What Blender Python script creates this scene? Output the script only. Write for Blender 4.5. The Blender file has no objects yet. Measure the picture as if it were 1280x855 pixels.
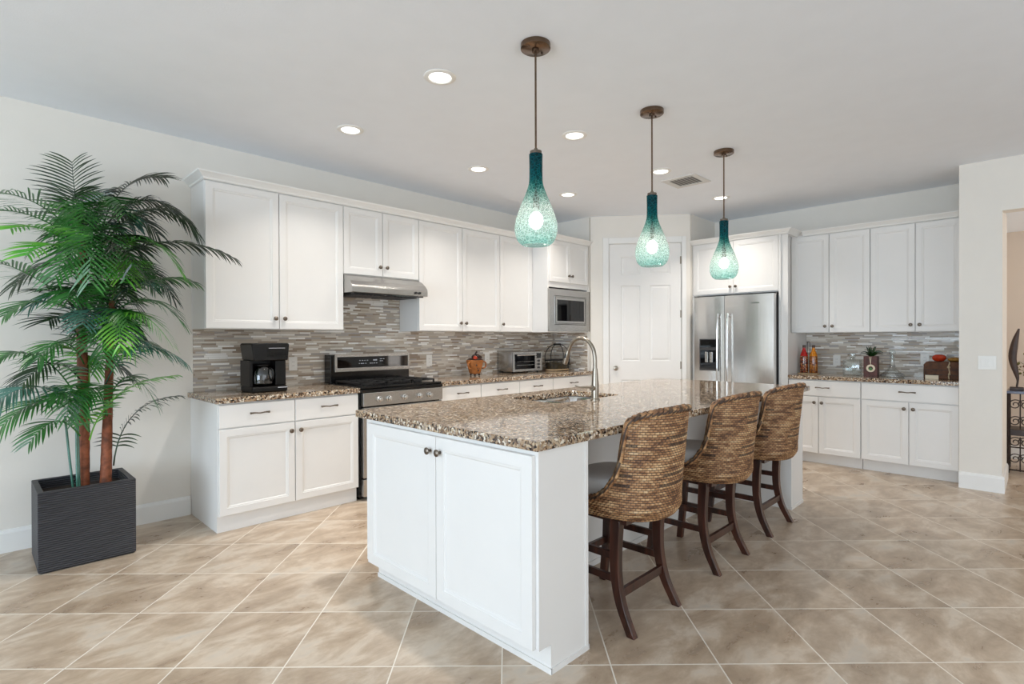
import bpy, bmesh, math, random
from mathutils import Vector, Matrix

random.seed(7)
C = bpy.context.scene.collection
sc = bpy.context.scene
PI = math.pi

# ------------------------------------------------------------------ camera, world, lights, exposure
CAMH, FPX, YAW, PITCH, ROLL = 1.2992, 671.9, math.radians(44.619), math.radians(0.2537), math.radians(0.1847)
cd = bpy.data.cameras.new('camera'); cam = bpy.data.objects.new('camera', cd); C.objects.link(cam)
F = Vector((math.cos(YAW) * math.cos(PITCH), math.sin(YAW) * math.cos(PITCH), -math.sin(PITCH)))
R = Vector((math.sin(YAW), -math.cos(YAW), 0)); U = R.cross(F)
R2 = R * math.cos(ROLL) - U * math.sin(ROLL); U2 = R * math.sin(ROLL) + U * math.cos(ROLL)
M = Matrix((R2, U2, -F)).transposed().to_4x4(); M.translation = Vector((0, 0, CAMH))
cam.matrix_world = M
cd.sensor_width = 36; cd.sensor_fit = 'HORIZONTAL'; cd.lens = 36 * FPX / 1280; cd.clip_start = .05
sc.camera = cam
sc.view_settings.view_transform = 'Standard'; sc.view_settings.look = 'None'
sc.view_settings.exposure = 0.24; sc.view_settings.gamma = 1; sc.view_settings.use_curve_mapping = False
sc.cycles.use_denoising = True
sc.cycles.max_bounces = 10; sc.cycles.diffuse_bounces = 6; sc.cycles.transparent_max_bounces = 12
sc.cycles.sample_clamp_indirect = 6

w = bpy.data.worlds.new('sky'); sc.world = w; w.use_nodes = True
w.node_tree.nodes['Background'].inputs[0].default_value = (.75, .87, 1, 1)
w.node_tree.nodes['Background'].inputs[1].default_value = 1.0

P_WIN_LEFT, P_WIN_REAR, P_HALL, P_CAN, P_PEND = 245, 40, 24, 7.0, .5
COOL = (.70, .85, 1.0); NEUT = (.97, .98, 1.0); WARM = (1.0, .95, .9)

def area(name, loc, target, sx, sy, power, col, spread=PI):
    l = bpy.data.lights.new(name, 'AREA'); l.shape = 'RECTANGLE'; l.size = sx; l.size_y = sy; l.energy = power; l.color = col
    l.spread = spread
    o = bpy.data.objects.new(name, l); C.objects.link(o); o.location = loc
    o.rotation_euler = (Vector(target) - Vector(loc)).to_track_quat('-Z', 'Y').to_euler()
    return o
# daylight through the two glazed openings behind the camera; the hall has an unseen warm area light
area('window_daylight', (-5.4, .6, 1.35), (3, .6, 1.35), 5.3, 2.3, P_WIN_LEFT, COOL)
area('window_daylight_rear', (1.6, -3.15, 1.4), (1.6, 3, 1.4), 5.2, 2.4, P_WIN_REAR, NEUT)
area('hall_area_light', (7.3, -2.9, 1.5), (7.3, 2, 1.3), 1.0, 1.8, P_HALL, WARM)

# ------------------------------------------------------------------ key dimensions
YA, XB, ZC = 4.542, 6.792, 2.802
P1 = (5.377, 3.947); P2 = (6.109, 3.013)
NX, NY1, NY0 = 6.075, .5186, .239
CT0, CT1 = .876, .914

# ------------------------------------------------------------------ node helpers and materials
def srgb(r, g, b):
    f = lambda c: (c / 255 / 12.92) if c / 255 <= .04045 else ((c / 255 + .055) / 1.055) ** 2.4
    return (f(r), f(g), f(b), 1)

def newmat(name):
    m = bpy.data.materials.new(name); m.use_nodes = True
    nt = m.node_tree; b = nt.nodes['Principled BSDF']
    return m, nt, b

def N(nt, typ, **kw):
    n = nt.nodes.new(typ)
    for k, v in kw.items():
        if k.startswith('i_'):
            n.inputs[k[2:].replace('_', ' ')].default_value = v
        else: setattr(n, k, v)
    return n

def link(nt, a, b): nt.links.new(a, b)

def ramp(nt, src, stops, interp='LINEAR'):
    r = nt.nodes.new('ShaderNodeValToRGB'); r.color_ramp.interpolation = interp
    e = r.color_ramp.elements
    while len(e) > 1: e.remove(e[-1])
    e[0].position = stops[0][0]; e[0].color = stops[0][1]
    for p_, c_ in stops[1:]:
        n = e.new(p_); n.color = c_
    link(nt, src, r.inputs[0]); return r

def math_n(nt, op, a, b=None, c=None):
    n = nt.nodes.new('ShaderNodeMath'); n.operation = op
    for k, v in enumerate((a, b, c)):
        if v is None: continue
        if isinstance(v, (int, float)): n.inputs[k].default_value = v
        else: link(nt, v, n.inputs[k])
    return n.outputs[0]

def simple(name, col, rough=.5, metal=0, noise=.04, nscale=6, bump=0, bscale=80, spec=.5, coat=0, aniso=None):
    m, nt, b = newmat(name)
    tc = N(nt, 'ShaderNodeTexCoord')
    nz = N(nt, 'ShaderNodeTexNoise'); nz.inputs['Scale'].default_value = nscale; nz.inputs['Detail'].default_value = 3
    link(nt, tc.outputs['Object'], nz.inputs['Vector'])
    lo = tuple(c * (1 - noise) for c in col[:3]) + (1,); hi = tuple(min(1, c * (1 + noise)) for c in col[:3]) + (1,)
    r = ramp(nt, nz.outputs['Fac'], [(.3, lo), (.7, hi)])
    link(nt, r.outputs[0], b.inputs['Base Color'])
    b.inputs['Roughness'].default_value = rough; b.inputs['Metallic'].default_value = metal
    b.inputs['Specular IOR Level'].default_value = spec
    b.inputs['Coat Weight'].default_value = coat
    if bump:
        n2 = N(nt, 'ShaderNodeTexNoise'); n2.inputs['Scale'].default_value = bscale
        if aniso:
            mp = N(nt, 'ShaderNodeMapping'); mp.inputs['Scale'].default_value = aniso
            link(nt, tc.outputs['Object'], mp.inputs['Vector']); link(nt, mp.outputs[0], n2.inputs['Vector'])
        else: link(nt, tc.outputs['Object'], n2.inputs['Vector'])
        bp = N(nt, 'ShaderNodeBump'); bp.inputs['Strength'].default_value = bump; bp.inputs['Distance'].default_value = .002
        link(nt, n2.outputs['Fac'], bp.inputs['Height']); link(nt, bp.outputs[0], b.inputs['Normal'])
    return m

MT = {}
MT['wall'] = simple('wall_paint', srgb(233, 228, 220), .85, noise=.01, bump=.15, bscale=180, spec=.2)
MT['ceiling'] = simple('ceiling_paint', srgb(240, 244, 250), .9, noise=.01, bump=.25, bscale=120, spec=.1)
MT['trim'] = simple('trim_paint', srgb(238, 237, 234), .4, noise=.01)
MT['cab'] = simple('cabinet_paint', srgb(231, 229, 226), .38, noise=.008, spec=.45)
MT['cab_gap'] = simple('cabinet_shadow_gap', srgb(180, 177, 172), .6, noise=.01)
MT['door'] = simple('door_paint', srgb(236, 234, 231), .4, noise=.01)
MT['bronze'] = simple('brushed_dark_nickel', srgb(118, 108, 98), .32, 1, bump=.2, bscale=300)
MT['nickel'] = simple('brushed_nickel', srgb(156, 147, 135), .28, 1, bump=.1, bscale=400)
MT['canopy'] = simple('antique_bronze', srgb(116, 97, 82), .22, 1, noise=.2, nscale=20)
MT['steel'] = simple('stainless_steel', srgb(180, 178, 175), .27, 1, noise=.05, nscale=4, bump=.25, bscale=30, aniso=(1, 1, 30))
MT['steel_v'] = simple('stainless_steel_vertical', srgb(205, 202, 198), .2, 1, noise=.06, nscale=3, bump=.35, bscale=14, aniso=(1, 3, .06))
MT['chrome'] = simple('polished_steel', srgb(215, 213, 210), .12, 1, noise=.01)
MT['black'] = simple('black_enamel', srgb(14, 14, 15), .12, noise=.1)
MT['blackplastic'] = simple('black_plastic', srgb(13, 11, 10), .35, noise=.1, spec=.3)
MT['iron'] = simple('cast_iron', srgb(26, 25, 25), .55, noise=.1, bump=.4)
MT['blackglass'] = simple('dark_glass', srgb(9, 9, 11), .04, noise=.05)
MT['grey_dark'] = simple('dark_grey_trim', srgb(58, 57, 58), .4)
MT['white_plastic'] = simple('white_plastic', srgb(235, 233, 228), .35, noise=.01)
MT['socket'] = simple('socket_slots', srgb(90, 88, 85), .5)
MT['marks'] = simple('panel_marks', srgb(200, 200, 205), .5, noise=.01)
MT['cushion'] = simple('light_seat_leather', srgb(226, 227, 228), .42, noise=.05, nscale=8, bump=.3, bscale=60)
MT['planter'] = None
MT['soil'] = simple('potting_soil', srgb(40, 30, 24), .95, noise=.4, nscale=60, bump=1, bscale=90)
MT['vent'] = simple('vent_metal', srgb(215, 214, 211), .5, noise=.01)
MT['vent_dark'] = simple('vent_cavity', srgb(150, 148, 145), .8)
MT['rust'] = simple('rusty_wrought_iron', srgb(52, 38, 32), .5, .4, noise=.3, nscale=40)
MT['darkwood'] = simple('dark_carved_wood', srgb(60, 38, 26), .4, noise=.3, nscale=14, bump=.3)
MT['hallwall'] = simple('hall_wall_paint', srgb(218, 204, 190), .85, noise=.01)

def wood_dark():
    m, nt, b = newmat('dark_mahogany_wood')
    tc = N(nt, 'ShaderNodeTexCoord'); mp = N(nt, 'ShaderNodeMapping'); mp.inputs['Scale'].default_value = (30, 30, 3)
    link(nt, tc.outputs['Object'], mp.inputs[0])
    nz = N(nt, 'ShaderNodeTexNoise'); nz.inputs['Scale'].default_value = 1; nz.inputs['Detail'].default_value = 6
    link(nt, mp.outputs[0], nz.inputs['Vector'])
    r = ramp(nt, nz.outputs['Fac'], [(.3, srgb(34, 18, 13)), (.55, srgb(66, 34, 24)), (.75, srgb(98, 54, 36))])
    link(nt, r.outputs[0], b.inputs['Base Color']); b.inputs['Roughness'].default_value = .28
    b.inputs['Coat Weight'].default_value = .3
    return m
MT['mahogany'] = wood_dark()

def granite():
    m, nt, b = newmat('speckled_granite')
    tc = N(nt, 'ShaderNodeTexCoord')
    n0 = N(nt, 'ShaderNodeTexNoise'); n0.inputs['Scale'].default_value = 70; n0.inputs['Detail'].default_value = 3
    link(nt, tc.outputs['Object'], n0.inputs['Vector'])
    vm = N(nt, 'ShaderNodeVectorMath', operation='MULTIPLY_ADD'); vm.inputs[1].default_value = (.012,) * 3
    link(nt, n0.outputs['Color'], vm.inputs[0]); link(nt, tc.outputs['Object'], vm.inputs[2])
    v = N(nt, 'ShaderNodeTexVoronoi'); v.inputs['Scale'].default_value = 105
    link(nt, vm.outputs[0], v.inputs['Vector'])
    sp = N(nt, 'ShaderNodeSeparateColor'); link(nt, v.outputs['Color'], sp.inputs[0])
    n1 = N(nt, 'ShaderNodeTexNoise'); n1.inputs['Scale'].default_value = 9; n1.inputs['Detail'].default_value = 4
    link(nt, tc.outputs['Object'], n1.inputs['Vector'])
    s = math_n(nt, 'ADD', sp.outputs[0], math_n(nt, 'MULTIPLY', math_n(nt, 'SUBTRACT', n1.outputs['Fac'], .5), .45))
    r = ramp(nt, s, [(0, srgb(40, 33, 30)), (.13, srgb(80, 61, 50)), (.24, srgb(128, 101, 77)), (.40, srgb(164, 138, 110)),
                     (.58, srgb(186, 166, 140)), (.74, srgb(152, 138, 124)), (.85, srgb(222, 212, 196)), (.95, srgb(110, 92, 78))], 'CONSTANT')
    link(nt, r.outputs[0], b.inputs['Base Color']); b.inputs['Roughness'].default_value = .07
    b.inputs['Specular IOR Level'].default_value = .6
    return m
MT['granite'] = granite()

def mosaic():
    m, nt, b = newmat('linear_mosaic_tile')
    tc = N(nt, 'ShaderNodeTexCoord'); sx = N(nt, 'ShaderNodeSeparateXYZ'); link(nt, tc.outputs['Object'], sx.inputs[0])
    a = math_n(nt, 'ADD', sx.outputs[0], sx.outputs[1]); z = sx.outputs[2]
    RH = .0152
    zr = math_n(nt, 'DIVIDE', z, RH); row = math_n(nt, 'FLOOR', zr)
    wn = N(nt, 'ShaderNodeTexWhiteNoise', noise_dimensions='1D'); link(nt, row, wn.inputs['W'])
    sc_ = N(nt, 'ShaderNodeSeparateColor'); link(nt, wn.outputs['Color'], sc_.inputs[0])
    ln = math_n(nt, 'MULTIPLY_ADD', sc_.outputs[0], .10, .07)
    xr = math_n(nt, 'DIVIDE', math_n(nt, 'MULTIPLY_ADD', sc_.outputs[1], 3.0, math_n(nt, 'ADD', a, 20)), ln)
    cell = math_n(nt, 'FLOOR', xr)
    cv = N(nt, 'ShaderNodeCombineXYZ'); link(nt, cell, cv.inputs[0]); link(nt, row, cv.inputs[1])
    w2 = N(nt, 'ShaderNodeTexWhiteNoise', noise_dimensions='3D'); link(nt, cv.outputs[0], w2.inputs['Vector'])
    s2 = N(nt, 'ShaderNodeSeparateColor'); link(nt, w2.outputs['Color'], s2.inputs[0])
    r = ramp(nt, s2.outputs[0], [(0, srgb(158, 140, 122)), (.12, srgb(184, 170, 154)), (.34, srgb(208, 199, 187)), (.5, srgb(176, 168, 162)),
                       (.62, srgb(220, 212, 200)), (.80, srgb(192, 178, 160)), (.88, srgb(246, 243, 238))], 'CONSTANT')
    fz = math_n(nt, 'FRACT', zr); fx = math_n(nt, 'FRACT', xr)
    g1 = math_n(nt, 'LESS_THAN', fz, .09); g2 = math_n(nt, 'LESS_THAN', fx, .012)
    g = math_n(nt, 'MAXIMUM', g1, g2)
    mx = N(nt, 'ShaderNodeMix', data_type='RGBA'); link(nt, g, mx.inputs[0]); link(nt, r.outputs[0], mx.inputs[6])
    mx.inputs[7].default_value = srgb(186, 180, 170)
    link(nt, mx.outputs[2], b.inputs['Base Color'])
    rr = math_n(nt, 'MULTIPLY_ADD', s2.outputs[1], .45, .08)
    link(nt, math_n(nt, 'MAXIMUM', rr, math_n(nt, 'MULTIPLY', g, .8)), b.inputs['Roughness'])
    bp = N(nt, 'ShaderNodeBump'); bp.inputs['Strength'].default_value = .5; bp.inputs['Distance'].default_value = .001; bp.invert = True
    link(nt, g, bp.inputs['Height']); link(nt, bp.outputs[0], b.inputs['Normal'])
    return m
MT['mosaic'] = mosaic()

def floor_mat():
    m, nt, b = newmat('diagonal_porcelain_tile')
    tc = N(nt, 'ShaderNodeTexCoord'); sx = N(nt, 'ShaderNodeSeparateXYZ'); link(nt, tc.outputs['Object'], sx.inputs[0])
    S = .4335; k = 1 / math.sqrt(2)
    p_ = math_n(nt, 'MULTIPLY', math_n(nt, 'ADD', sx.outputs[0], sx.outputs[1]), k)
    q_ = math_n(nt, 'MULTIPLY', math_n(nt, 'SUBTRACT', sx.outputs[0], sx.outputs[1]), k)
    pr = math_n(nt, 'DIVIDE', math_n(nt, 'SUBTRACT', p_, 2.570 - 40 * S), S); qr = math_n(nt, 'DIVIDE', math_n(nt, 'SUBTRACT', q_, .4035 - 40 * S), S)
    pc = math_n(nt, 'FLOOR', pr); qc = math_n(nt, 'FLOOR', qr)
    cv = N(nt, 'ShaderNodeCombineXYZ'); link(nt, pc, cv.inputs[0]); link(nt, qc, cv.inputs[1])
    wn = N(nt, 'ShaderNodeTexWhiteNoise', noise_dimensions='3D'); link(nt, cv.outputs[0], wn.inputs['Vector'])
    # marbled pattern, offset from tile to tile
    off = N(nt, 'ShaderNodeVectorMath', operation='MULTIPLY_ADD'); off.inputs[1].default_value = (7, 7, 7)
    link(nt, wn.outputs['Color'], off.inputs[0]); link(nt, tc.outputs['Object'], off.inputs[2])
    mp = N(nt, 'ShaderNodeMapping'); mp.inputs['Rotation'].default_value = (0, 0, .5); mp.inputs['Scale'].default_value = (1.7, 3.3, 1)
    link(nt, off.outputs[0], mp.inputs[0])
    n1 = N(nt, 'ShaderNodeTexNoise'); n1.inputs['Scale'].default_value = 1.9; n1.inputs['Detail'].default_value = 9
    n1.inputs['Roughness'].default_value = .62; n1.inputs['Distortion'].default_value = .35
    link(nt, mp.outputs[0], n1.inputs['Vector'])
    r = ramp(nt, n1.outputs['Fac'], [(.28, srgb(162, 143, 123)), (.40, srgb(172, 151, 129)), (.50, srgb(188, 168, 146)), (.60, srgb(206, 190, 171)), (.72, srgb(198, 188, 175)), (.85, srgb(180, 164, 150))])
    n2 = N(nt, 'ShaderNodeTexNoise'); n2.inputs['Scale'].default_value = 26; n2.inputs['Detail'].default_value = 5
    link(nt, off.outputs[0], n2.inputs['Vector'])
    hv = N(nt, 'ShaderNodeHueSaturation')
    tv = N(nt, 'ShaderNodeSeparateColor'); link(nt, wn.outputs['Color'], tv.inputs[0])
    link(nt, math_n(nt, 'ADD', math_n(nt, 'MULTIPLY_ADD', tv.outputs[1], .10, .86), math_n(nt, 'MULTIPLY', n2.outputs['Fac'], .18)), hv.inputs['Value'])
    link(nt, r.outputs[0], hv.inputs['Color'])
    gw = .0055 / S
    def edge(x):
        f = math_n(nt, 'FRACT', x); return math_n(nt, 'MAXIMUM', math_n(nt, 'LESS_THAN', f, gw / 2), math_n(nt, 'GREATER_THAN', f, 1 - gw / 2))
    g = math_n(nt, 'MAXIMUM', edge(pr), edge(qr))
    mx = N(nt, 'ShaderNodeMix', data_type='RGBA'); link(nt, g, mx.inputs[0]); link(nt, hv.outputs[0], mx.inputs[6]); mx.inputs[7].default_value = srgb(232, 224, 211)
    link(nt, mx.outputs[2], b.inputs['Base Color'])
    link(nt, math_n(nt, 'MAXIMUM', math_n(nt, 'MULTIPLY_ADD', n1.outputs['Fac'], .2, .2), math_n(nt, 'MULTIPLY', g, .8)), b.inputs['Roughness'])
    bp = N(nt, 'ShaderNodeBump'); bp.inputs['Strength'].default_value = .4; bp.inputs['Distance'].default_value = .001; bp.invert = True
    link(nt, g, bp.inputs['Height']); link(nt, bp.outputs[0], b.inputs['Normal'])
    return m
MT['floor'] = floor_mat()

def planter_mat():
    m, nt, b = newmat('ribbed_charcoal_fibre')
    tc = N(nt, 'ShaderNodeTexCoord'); sx = N(nt, 'ShaderNodeSeparateXYZ'); link(nt, tc.outputs['Object'], sx.inputs[0])
    nz = N(nt, 'ShaderNodeTexNoise'); nz.inputs['Scale'].default_value = 14
    mp = N(nt, 'ShaderNodeMapping'); mp.inputs['Scale'].default_value = (1, 1, 9)
    link(nt, tc.outputs['Object'], mp.inputs[0]); link(nt, mp.outputs[0], nz.inputs['Vector'])
    s = math_n(nt, 'SINE', math_n(nt, 'ADD', math_n(nt, 'MULTIPLY', sx.outputs[2], 2 * PI / .0125), math_n(nt, 'MULTIPLY', nz.outputs['Fac'], 2.5)))
    r = ramp(nt, math_n(nt, 'MULTIPLY_ADD', s, .5, .5), [(0, srgb(38, 39, 44)), (1, srgb(72, 73, 79))])
    link(nt, r.outputs[0], b.inputs['Base Color']); b.inputs['Roughness'].default_value = .5
    bp = N(nt, 'ShaderNodeBump'); bp.inputs['Strength'].default_value = .8; bp.inputs['Distance'].default_value = .004
    link(nt, s, bp.inputs['Height']); link(nt, bp.outputs[0], b.inputs['Normal'])
    return m
MT['planter'] = planter_mat()

def weave_mat():
    m, nt, b = newmat('woven_banana_leaf')
    uv = N(nt, 'ShaderNodeUVMap'); sx = N(nt, 'ShaderNodeSeparateXYZ'); link(nt, uv.outputs[0], sx.inputs[0])
    tc = N(nt, 'ShaderNodeTexCoord')
    nz = N(nt, 'ShaderNodeTexNoise'); nz.inputs['Scale'].default_value = 11; nz.inputs['Detail'].default_value = 4
    mp = N(nt, 'ShaderNodeMapping'); mp.inputs['Scale'].default_value = (1, 1, 5)
    link(nt, tc.outputs['Object'], mp.inputs[0]); link(nt, mp.outputs[0], nz.inputs['Vector'])
    row = math_n(nt, 'FLOOR', sx.outputs[1]); fv = math_n(nt, 'FRACT', sx.outputs[1])
    uo = math_n(nt, 'MULTIPLY_ADD', math_n(nt, 'MODULO', row, 2), .5, sx.outputs[0])
    cell = math_n(nt, 'FLOOR', uo)
    cv = N(nt, 'ShaderNodeCombineXYZ'); link(nt, cell, cv.inputs[0]); link(nt, row, cv.inputs[1])
    wn = N(nt, 'ShaderNodeTexWhiteNoise', noise_dimensions='3D'); link(nt, cv.outputs[0], wn.inputs['Vector'])
    mixv = math_n(nt, 'ADD', math_n(nt, 'MULTIPLY', wn.outputs['Value'], .16), math_n(nt, 'MULTIPLY', nz.outputs['Fac'], 1.0))
    r = ramp(nt, mixv, [(.25, srgb(66, 41, 25)), (.42, srgb(116, 77, 47)), (.56, srgb(160, 116, 76)), (.72, srgb(200, 162, 118)), (.92, srgb(216, 192, 158))])
    # crease shade between woven rows and at crossings is painted into the colour
    d = math_n(nt, 'ABSOLUTE', math_n(nt, 'SUBTRACT', fv, .5)); crease_shade = math_n(nt, 'MAXIMUM', math_n(nt, 'GREATER_THAN', d, .37), math_n(nt, 'MULTIPLY', math_n(nt, 'GREATER_THAN', math_n(nt, 'ABSOLUTE', math_n(nt, 'SUBTRACT', math_n(nt, 'FRACT', uo), .5)), .40), .55))
    wr = N(nt, 'ShaderNodeTexWhiteNoise', noise_dimensions='1D'); link(nt, math_n(nt, 'FLOOR', math_n(nt, 'DIVIDE', sx.outputs[1], 1.0)), wr.inputs['W'])
    n3 = N(nt, 'ShaderNodeTexNoise'); n3.inputs['Scale'].default_value = 5
    link(nt, tc.outputs['Object'], n3.inputs['Vector'])
    darkrow = math_n(nt, 'MULTIPLY', math_n(nt, 'GREATER_THAN', wr.outputs['Value'], .86), math_n(nt, 'GREATER_THAN', n3.outputs['Fac'], .47))
    f = math_n(nt, 'MINIMUM', math_n(nt, 'ADD', math_n(nt, 'MULTIPLY', crease_shade, .88), math_n(nt, 'MULTIPLY', darkrow, .75)), .92)
    mx = N(nt, 'ShaderNodeMix', data_type='RGBA'); link(nt, f, mx.inputs[0]); link(nt, r.outputs[0], mx.inputs[6]); mx.inputs[7].default_value = srgb(34, 21, 14)
    link(nt, mx.outputs[2], b.inputs['Base Color']); b.inputs['Roughness'].default_value = .55
    return m
MT['weave'] = weave_mat()

def leaf_mat(name, a, b_, rough=.33):
    m, nt, b = newmat(name)
    tc = N(nt, 'ShaderNodeTexCoord'); nz = N(nt, 'ShaderNodeTexNoise'); nz.inputs['Scale'].default_value = 9; nz.inputs['Detail'].default_value = 3
    link(nt, tc.outputs['Object'], nz.inputs['Vector'])
    r = ramp(nt, nz.outputs['Fac'], [(.3, a), (.7, b_)])
    link(nt, r.outputs[0], b.inputs['Base Color']); b.inputs['Roughness'].default_value = rough
    b.inputs['Specular IOR Level'].default_value = .7
    return m
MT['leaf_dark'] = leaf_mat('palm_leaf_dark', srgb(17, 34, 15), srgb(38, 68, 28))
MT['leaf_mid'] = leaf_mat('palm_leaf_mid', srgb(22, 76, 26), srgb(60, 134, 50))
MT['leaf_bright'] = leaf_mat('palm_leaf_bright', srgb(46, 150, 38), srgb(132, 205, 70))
MT['leaf_blue'] = leaf_mat('palm_leaf_glossy_sheen', srgb(38, 84, 62), srgb(88, 134, 122), .2)  # blue-white leaf sheen is put into this base colour
MT['trunk'] = simple('palm_trunk_bark', srgb(136, 76, 48), .6, noise=.5, nscale=25, bump=.8, bscale=50)

def pendant_glass():
    m, nt, b = newmat('crackled_teal_glass'); out = nt.nodes['Material Output']; nt.nodes.remove(b)
    tc = N(nt, 'ShaderNodeTexCoord'); sx = N(nt, 'ShaderNodeSeparateXYZ'); link(nt, tc.outputs['Object'], sx.inputs[0])
    nz = N(nt, 'ShaderNodeTexNoise'); nz.inputs['Scale'].default_value = 28; nz.inputs['Detail'].default_value = 4
    link(nt, tc.outputs['Object'], nz.inputs['Vector'])
    h = math_n(nt, 'ADD', math_n(nt, 'DIVIDE', sx.outputs[2], .47), math_n(nt, 'MULTIPLY', math_n(nt, 'SUBTRACT', nz.outputs['Fac'], .5), .16))
    r = ramp(nt, h, [(0, srgb(150, 200, 195)), (.12, srgb(200, 226, 221)), (.38, srgb(222, 236, 230)), (.54, srgb(176, 214, 206)), (.64, srgb(84, 168, 164)), (.74, srgb(36, 142, 148)), (1, srgb(22, 112, 126))])
    v = N(nt, 'ShaderNodeTexVoronoi', feature='DISTANCE_TO_EDGE'); v.inputs['Scale'].default_value = 55
    link(nt, tc.outputs['Object'], v.inputs['Vector'])
    crack = math_n(nt, 'LESS_THAN', v.outputs['Distance'], .07)
    tr = N(nt, 'ShaderNodeBsdfTransparent'); link(nt, r.outputs[0], tr.inputs[0])
    tl = N(nt, 'ShaderNodeBsdfTranslucent'); link(nt, r.outputs[0], tl.inputs[0])
    df = N(nt, 'ShaderNodeBsdfDiffuse'); link(nt, r.outputs[0], df.inputs[0])
    gl = N(nt, 'ShaderNodeBsdfGlossy'); gl.inputs['Roughness'].default_value = .08
    bp = N(nt, 'ShaderNodeBump'); bp.inputs['Strength'].default_value = .7; bp.inputs['Distance'].default_value = .003
    link(nt, v.outputs['Distance'], bp.inputs['Height'])
    for q in (gl, tl, df): link(nt, bp.outputs[0], q.inputs['Normal'])
    m1 = N(nt, 'ShaderNodeMixShader'); m1.inputs[0].default_value = .35; link(nt, tl.outputs[0], m1.inputs[1]); link(nt, df.outputs[0], m1.inputs[2])
    m2 = N(nt, 'ShaderNodeMixShader')
    link(nt, math_n(nt, 'MULTIPLY_ADD', crack, .32, .22), m2.inputs[0]); link(nt, tr.outputs[0], m2.inputs[1]); link(nt, m1.outputs[0], m2.inputs[2])
    lw = N(nt, 'ShaderNodeLayerWeight'); lw.inputs[0].default_value = .25; link(nt, bp.outputs[0], lw.inputs['Normal'])
    m3 = N(nt, 'ShaderNodeMixShader'); link(nt, math_n(nt, 'MULTIPLY', lw.outputs['Fresnel'], .55), m3.inputs[0]); link(nt, m2.outputs[0], m3.inputs[1]); link(nt, gl.outputs[0], m3.inputs[2])
    link(nt, m3.outputs[0], out.inputs[0])
    return m
MT['pglass'] = pendant_glass()

def clear_glass(name='clear_glass', col=(.93, .96, .96, 1)):
    m, nt, b = newmat(name); out = nt.nodes['Material Output']; nt.nodes.remove(b)
    tr = N(nt, 'ShaderNodeBsdfTransparent'); tr.inputs[0].default_value = col
    gl = N(nt, 'ShaderNodeBsdfGlossy'); gl.inputs['Roughness'].default_value = .03
    lw = N(nt, 'ShaderNodeLayerWeight'); lw.inputs[0].default_value = .5
    m3 = N(nt, 'ShaderNodeMixShader'); link(nt, math_n(nt, 'MULTIPLY_ADD', math_n(nt, 'POWER', lw.outputs['Facing'], 2.2), .6, .12), m3.inputs[0]); link(nt, tr.outputs[0], m3.inputs[1]); link(nt, gl.outputs[0], m3.inputs[2])
    link(nt, m3.outputs[0], out.inputs[0]); return m
MT['glass'] = clear_glass()
MT['smoked'] = clear_glass('smoked_glass', (.25, .22, .2, 1))

def emit(name, col, s):
    m, nt, b = newmat(name); out = nt.nodes['Material Output']; nt.nodes.remove(b)
    e = N(nt, 'ShaderNodeEmission'); e.inputs[0].default_value = col; e.inputs[1].default_value = s
    link(nt, e.outputs[0], out.inputs[0]); return m
MT['can_emit'] = emit('downlight_lens', (1, .97, .92, 1), 4)
MT['bulb'] = emit('bulb_glow', (1, .97, .92, 1), 8)
MT['red_pep'] = simple('red_preserve', srgb(176, 24, 20), .15, noise=.25, nscale=60)
MT['amber'] = simple('amber_preserve', srgb(206, 124, 18), .15, noise=.3, nscale=60)

def beans(name, cols, scale):
    m, nt, b = newmat(name); tc = N(nt, 'ShaderNodeTexCoord')
    v = N(nt, 'ShaderNodeTexVoronoi'); v.inputs['Scale'].default_value = scale; link(nt, tc.outputs['Object'], v.inputs['Vector'])
    s = N(nt, 'ShaderNodeSeparateColor'); link(nt, v.outputs['Color'], s.inputs[0])
    r = ramp(nt, s.outputs[0], cols, 'CONSTANT'); link(nt, r.outputs[0], b.inputs['Base Color'])
    b.inputs['Roughness'].default_value = .12; b.inputs['Coat Weight'].default_value = .5
    return m
MT['pep_mix'] = beans('preserved_peppers', [(0, srgb(60, 22, 12)), (.4, srgb(128, 52, 22)), (.75, srgb(176, 96, 44)), (.92, srgb(214, 168, 110))], 110)
MT['amber_mix'] = beans('preserved_fruit', [(0, srgb(96, 46, 12)), (.4, srgb(160, 88, 24)), (.75, srgb(196, 132, 50)), (.92, srgb(70, 40, 16))], 110)
MT['ceramic'] = simple('amber_glazed_ceramic', srgb(160, 98, 50), .25, noise=.35, nscale=18, bump=.3)
MT['ceramic_dark'] = simple('dark_glaze', srgb(48, 26, 16), .4, noise=.3)
MT['crate'] = simple('plum_stained_wood', srgb(84, 44, 38), .5, noise=.35, nscale=30, bump=.4)
MT['chestwood'] = simple('worn_chest_wood', srgb(84, 50, 26), .7, noise=.4, nscale=25, bump=.4)
MT['rope'] = simple('pale_twine', srgb(190, 170, 140), .8, noise=.2)
MT['redglaze'] = simple('red_glazed_gourd', srgb(176, 52, 24), .15, noise=.2, nscale=30)
MT['goldglaze'] = simple('golden_glazed_gourd', srgb(150, 110, 50), .2, noise=.25, nscale=30)
MT['paper'] = simple('cream_paper', srgb(226, 214, 190), .8)
MT['wood_light'] = simple('pale_wood', srgb(190, 160, 122), .5, noise=.15, nscale=20)
MT['bread'] = simple('brown_glass_tray', srgb(70, 60, 40), .2, noise=.3)
MT['dry_green'] = simple('dried_green_sprigs', srgb(120, 116, 70), .8, noise=.3, nscale=40)
MT['dry_pink'] = simple('dried_rose_sprigs', srgb(160, 92, 88), .8, noise=.3, nscale=40)
MT['marble_top'] = simple('slate_blue_top', srgb(110, 118, 140), .2, noise=.2)

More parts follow.
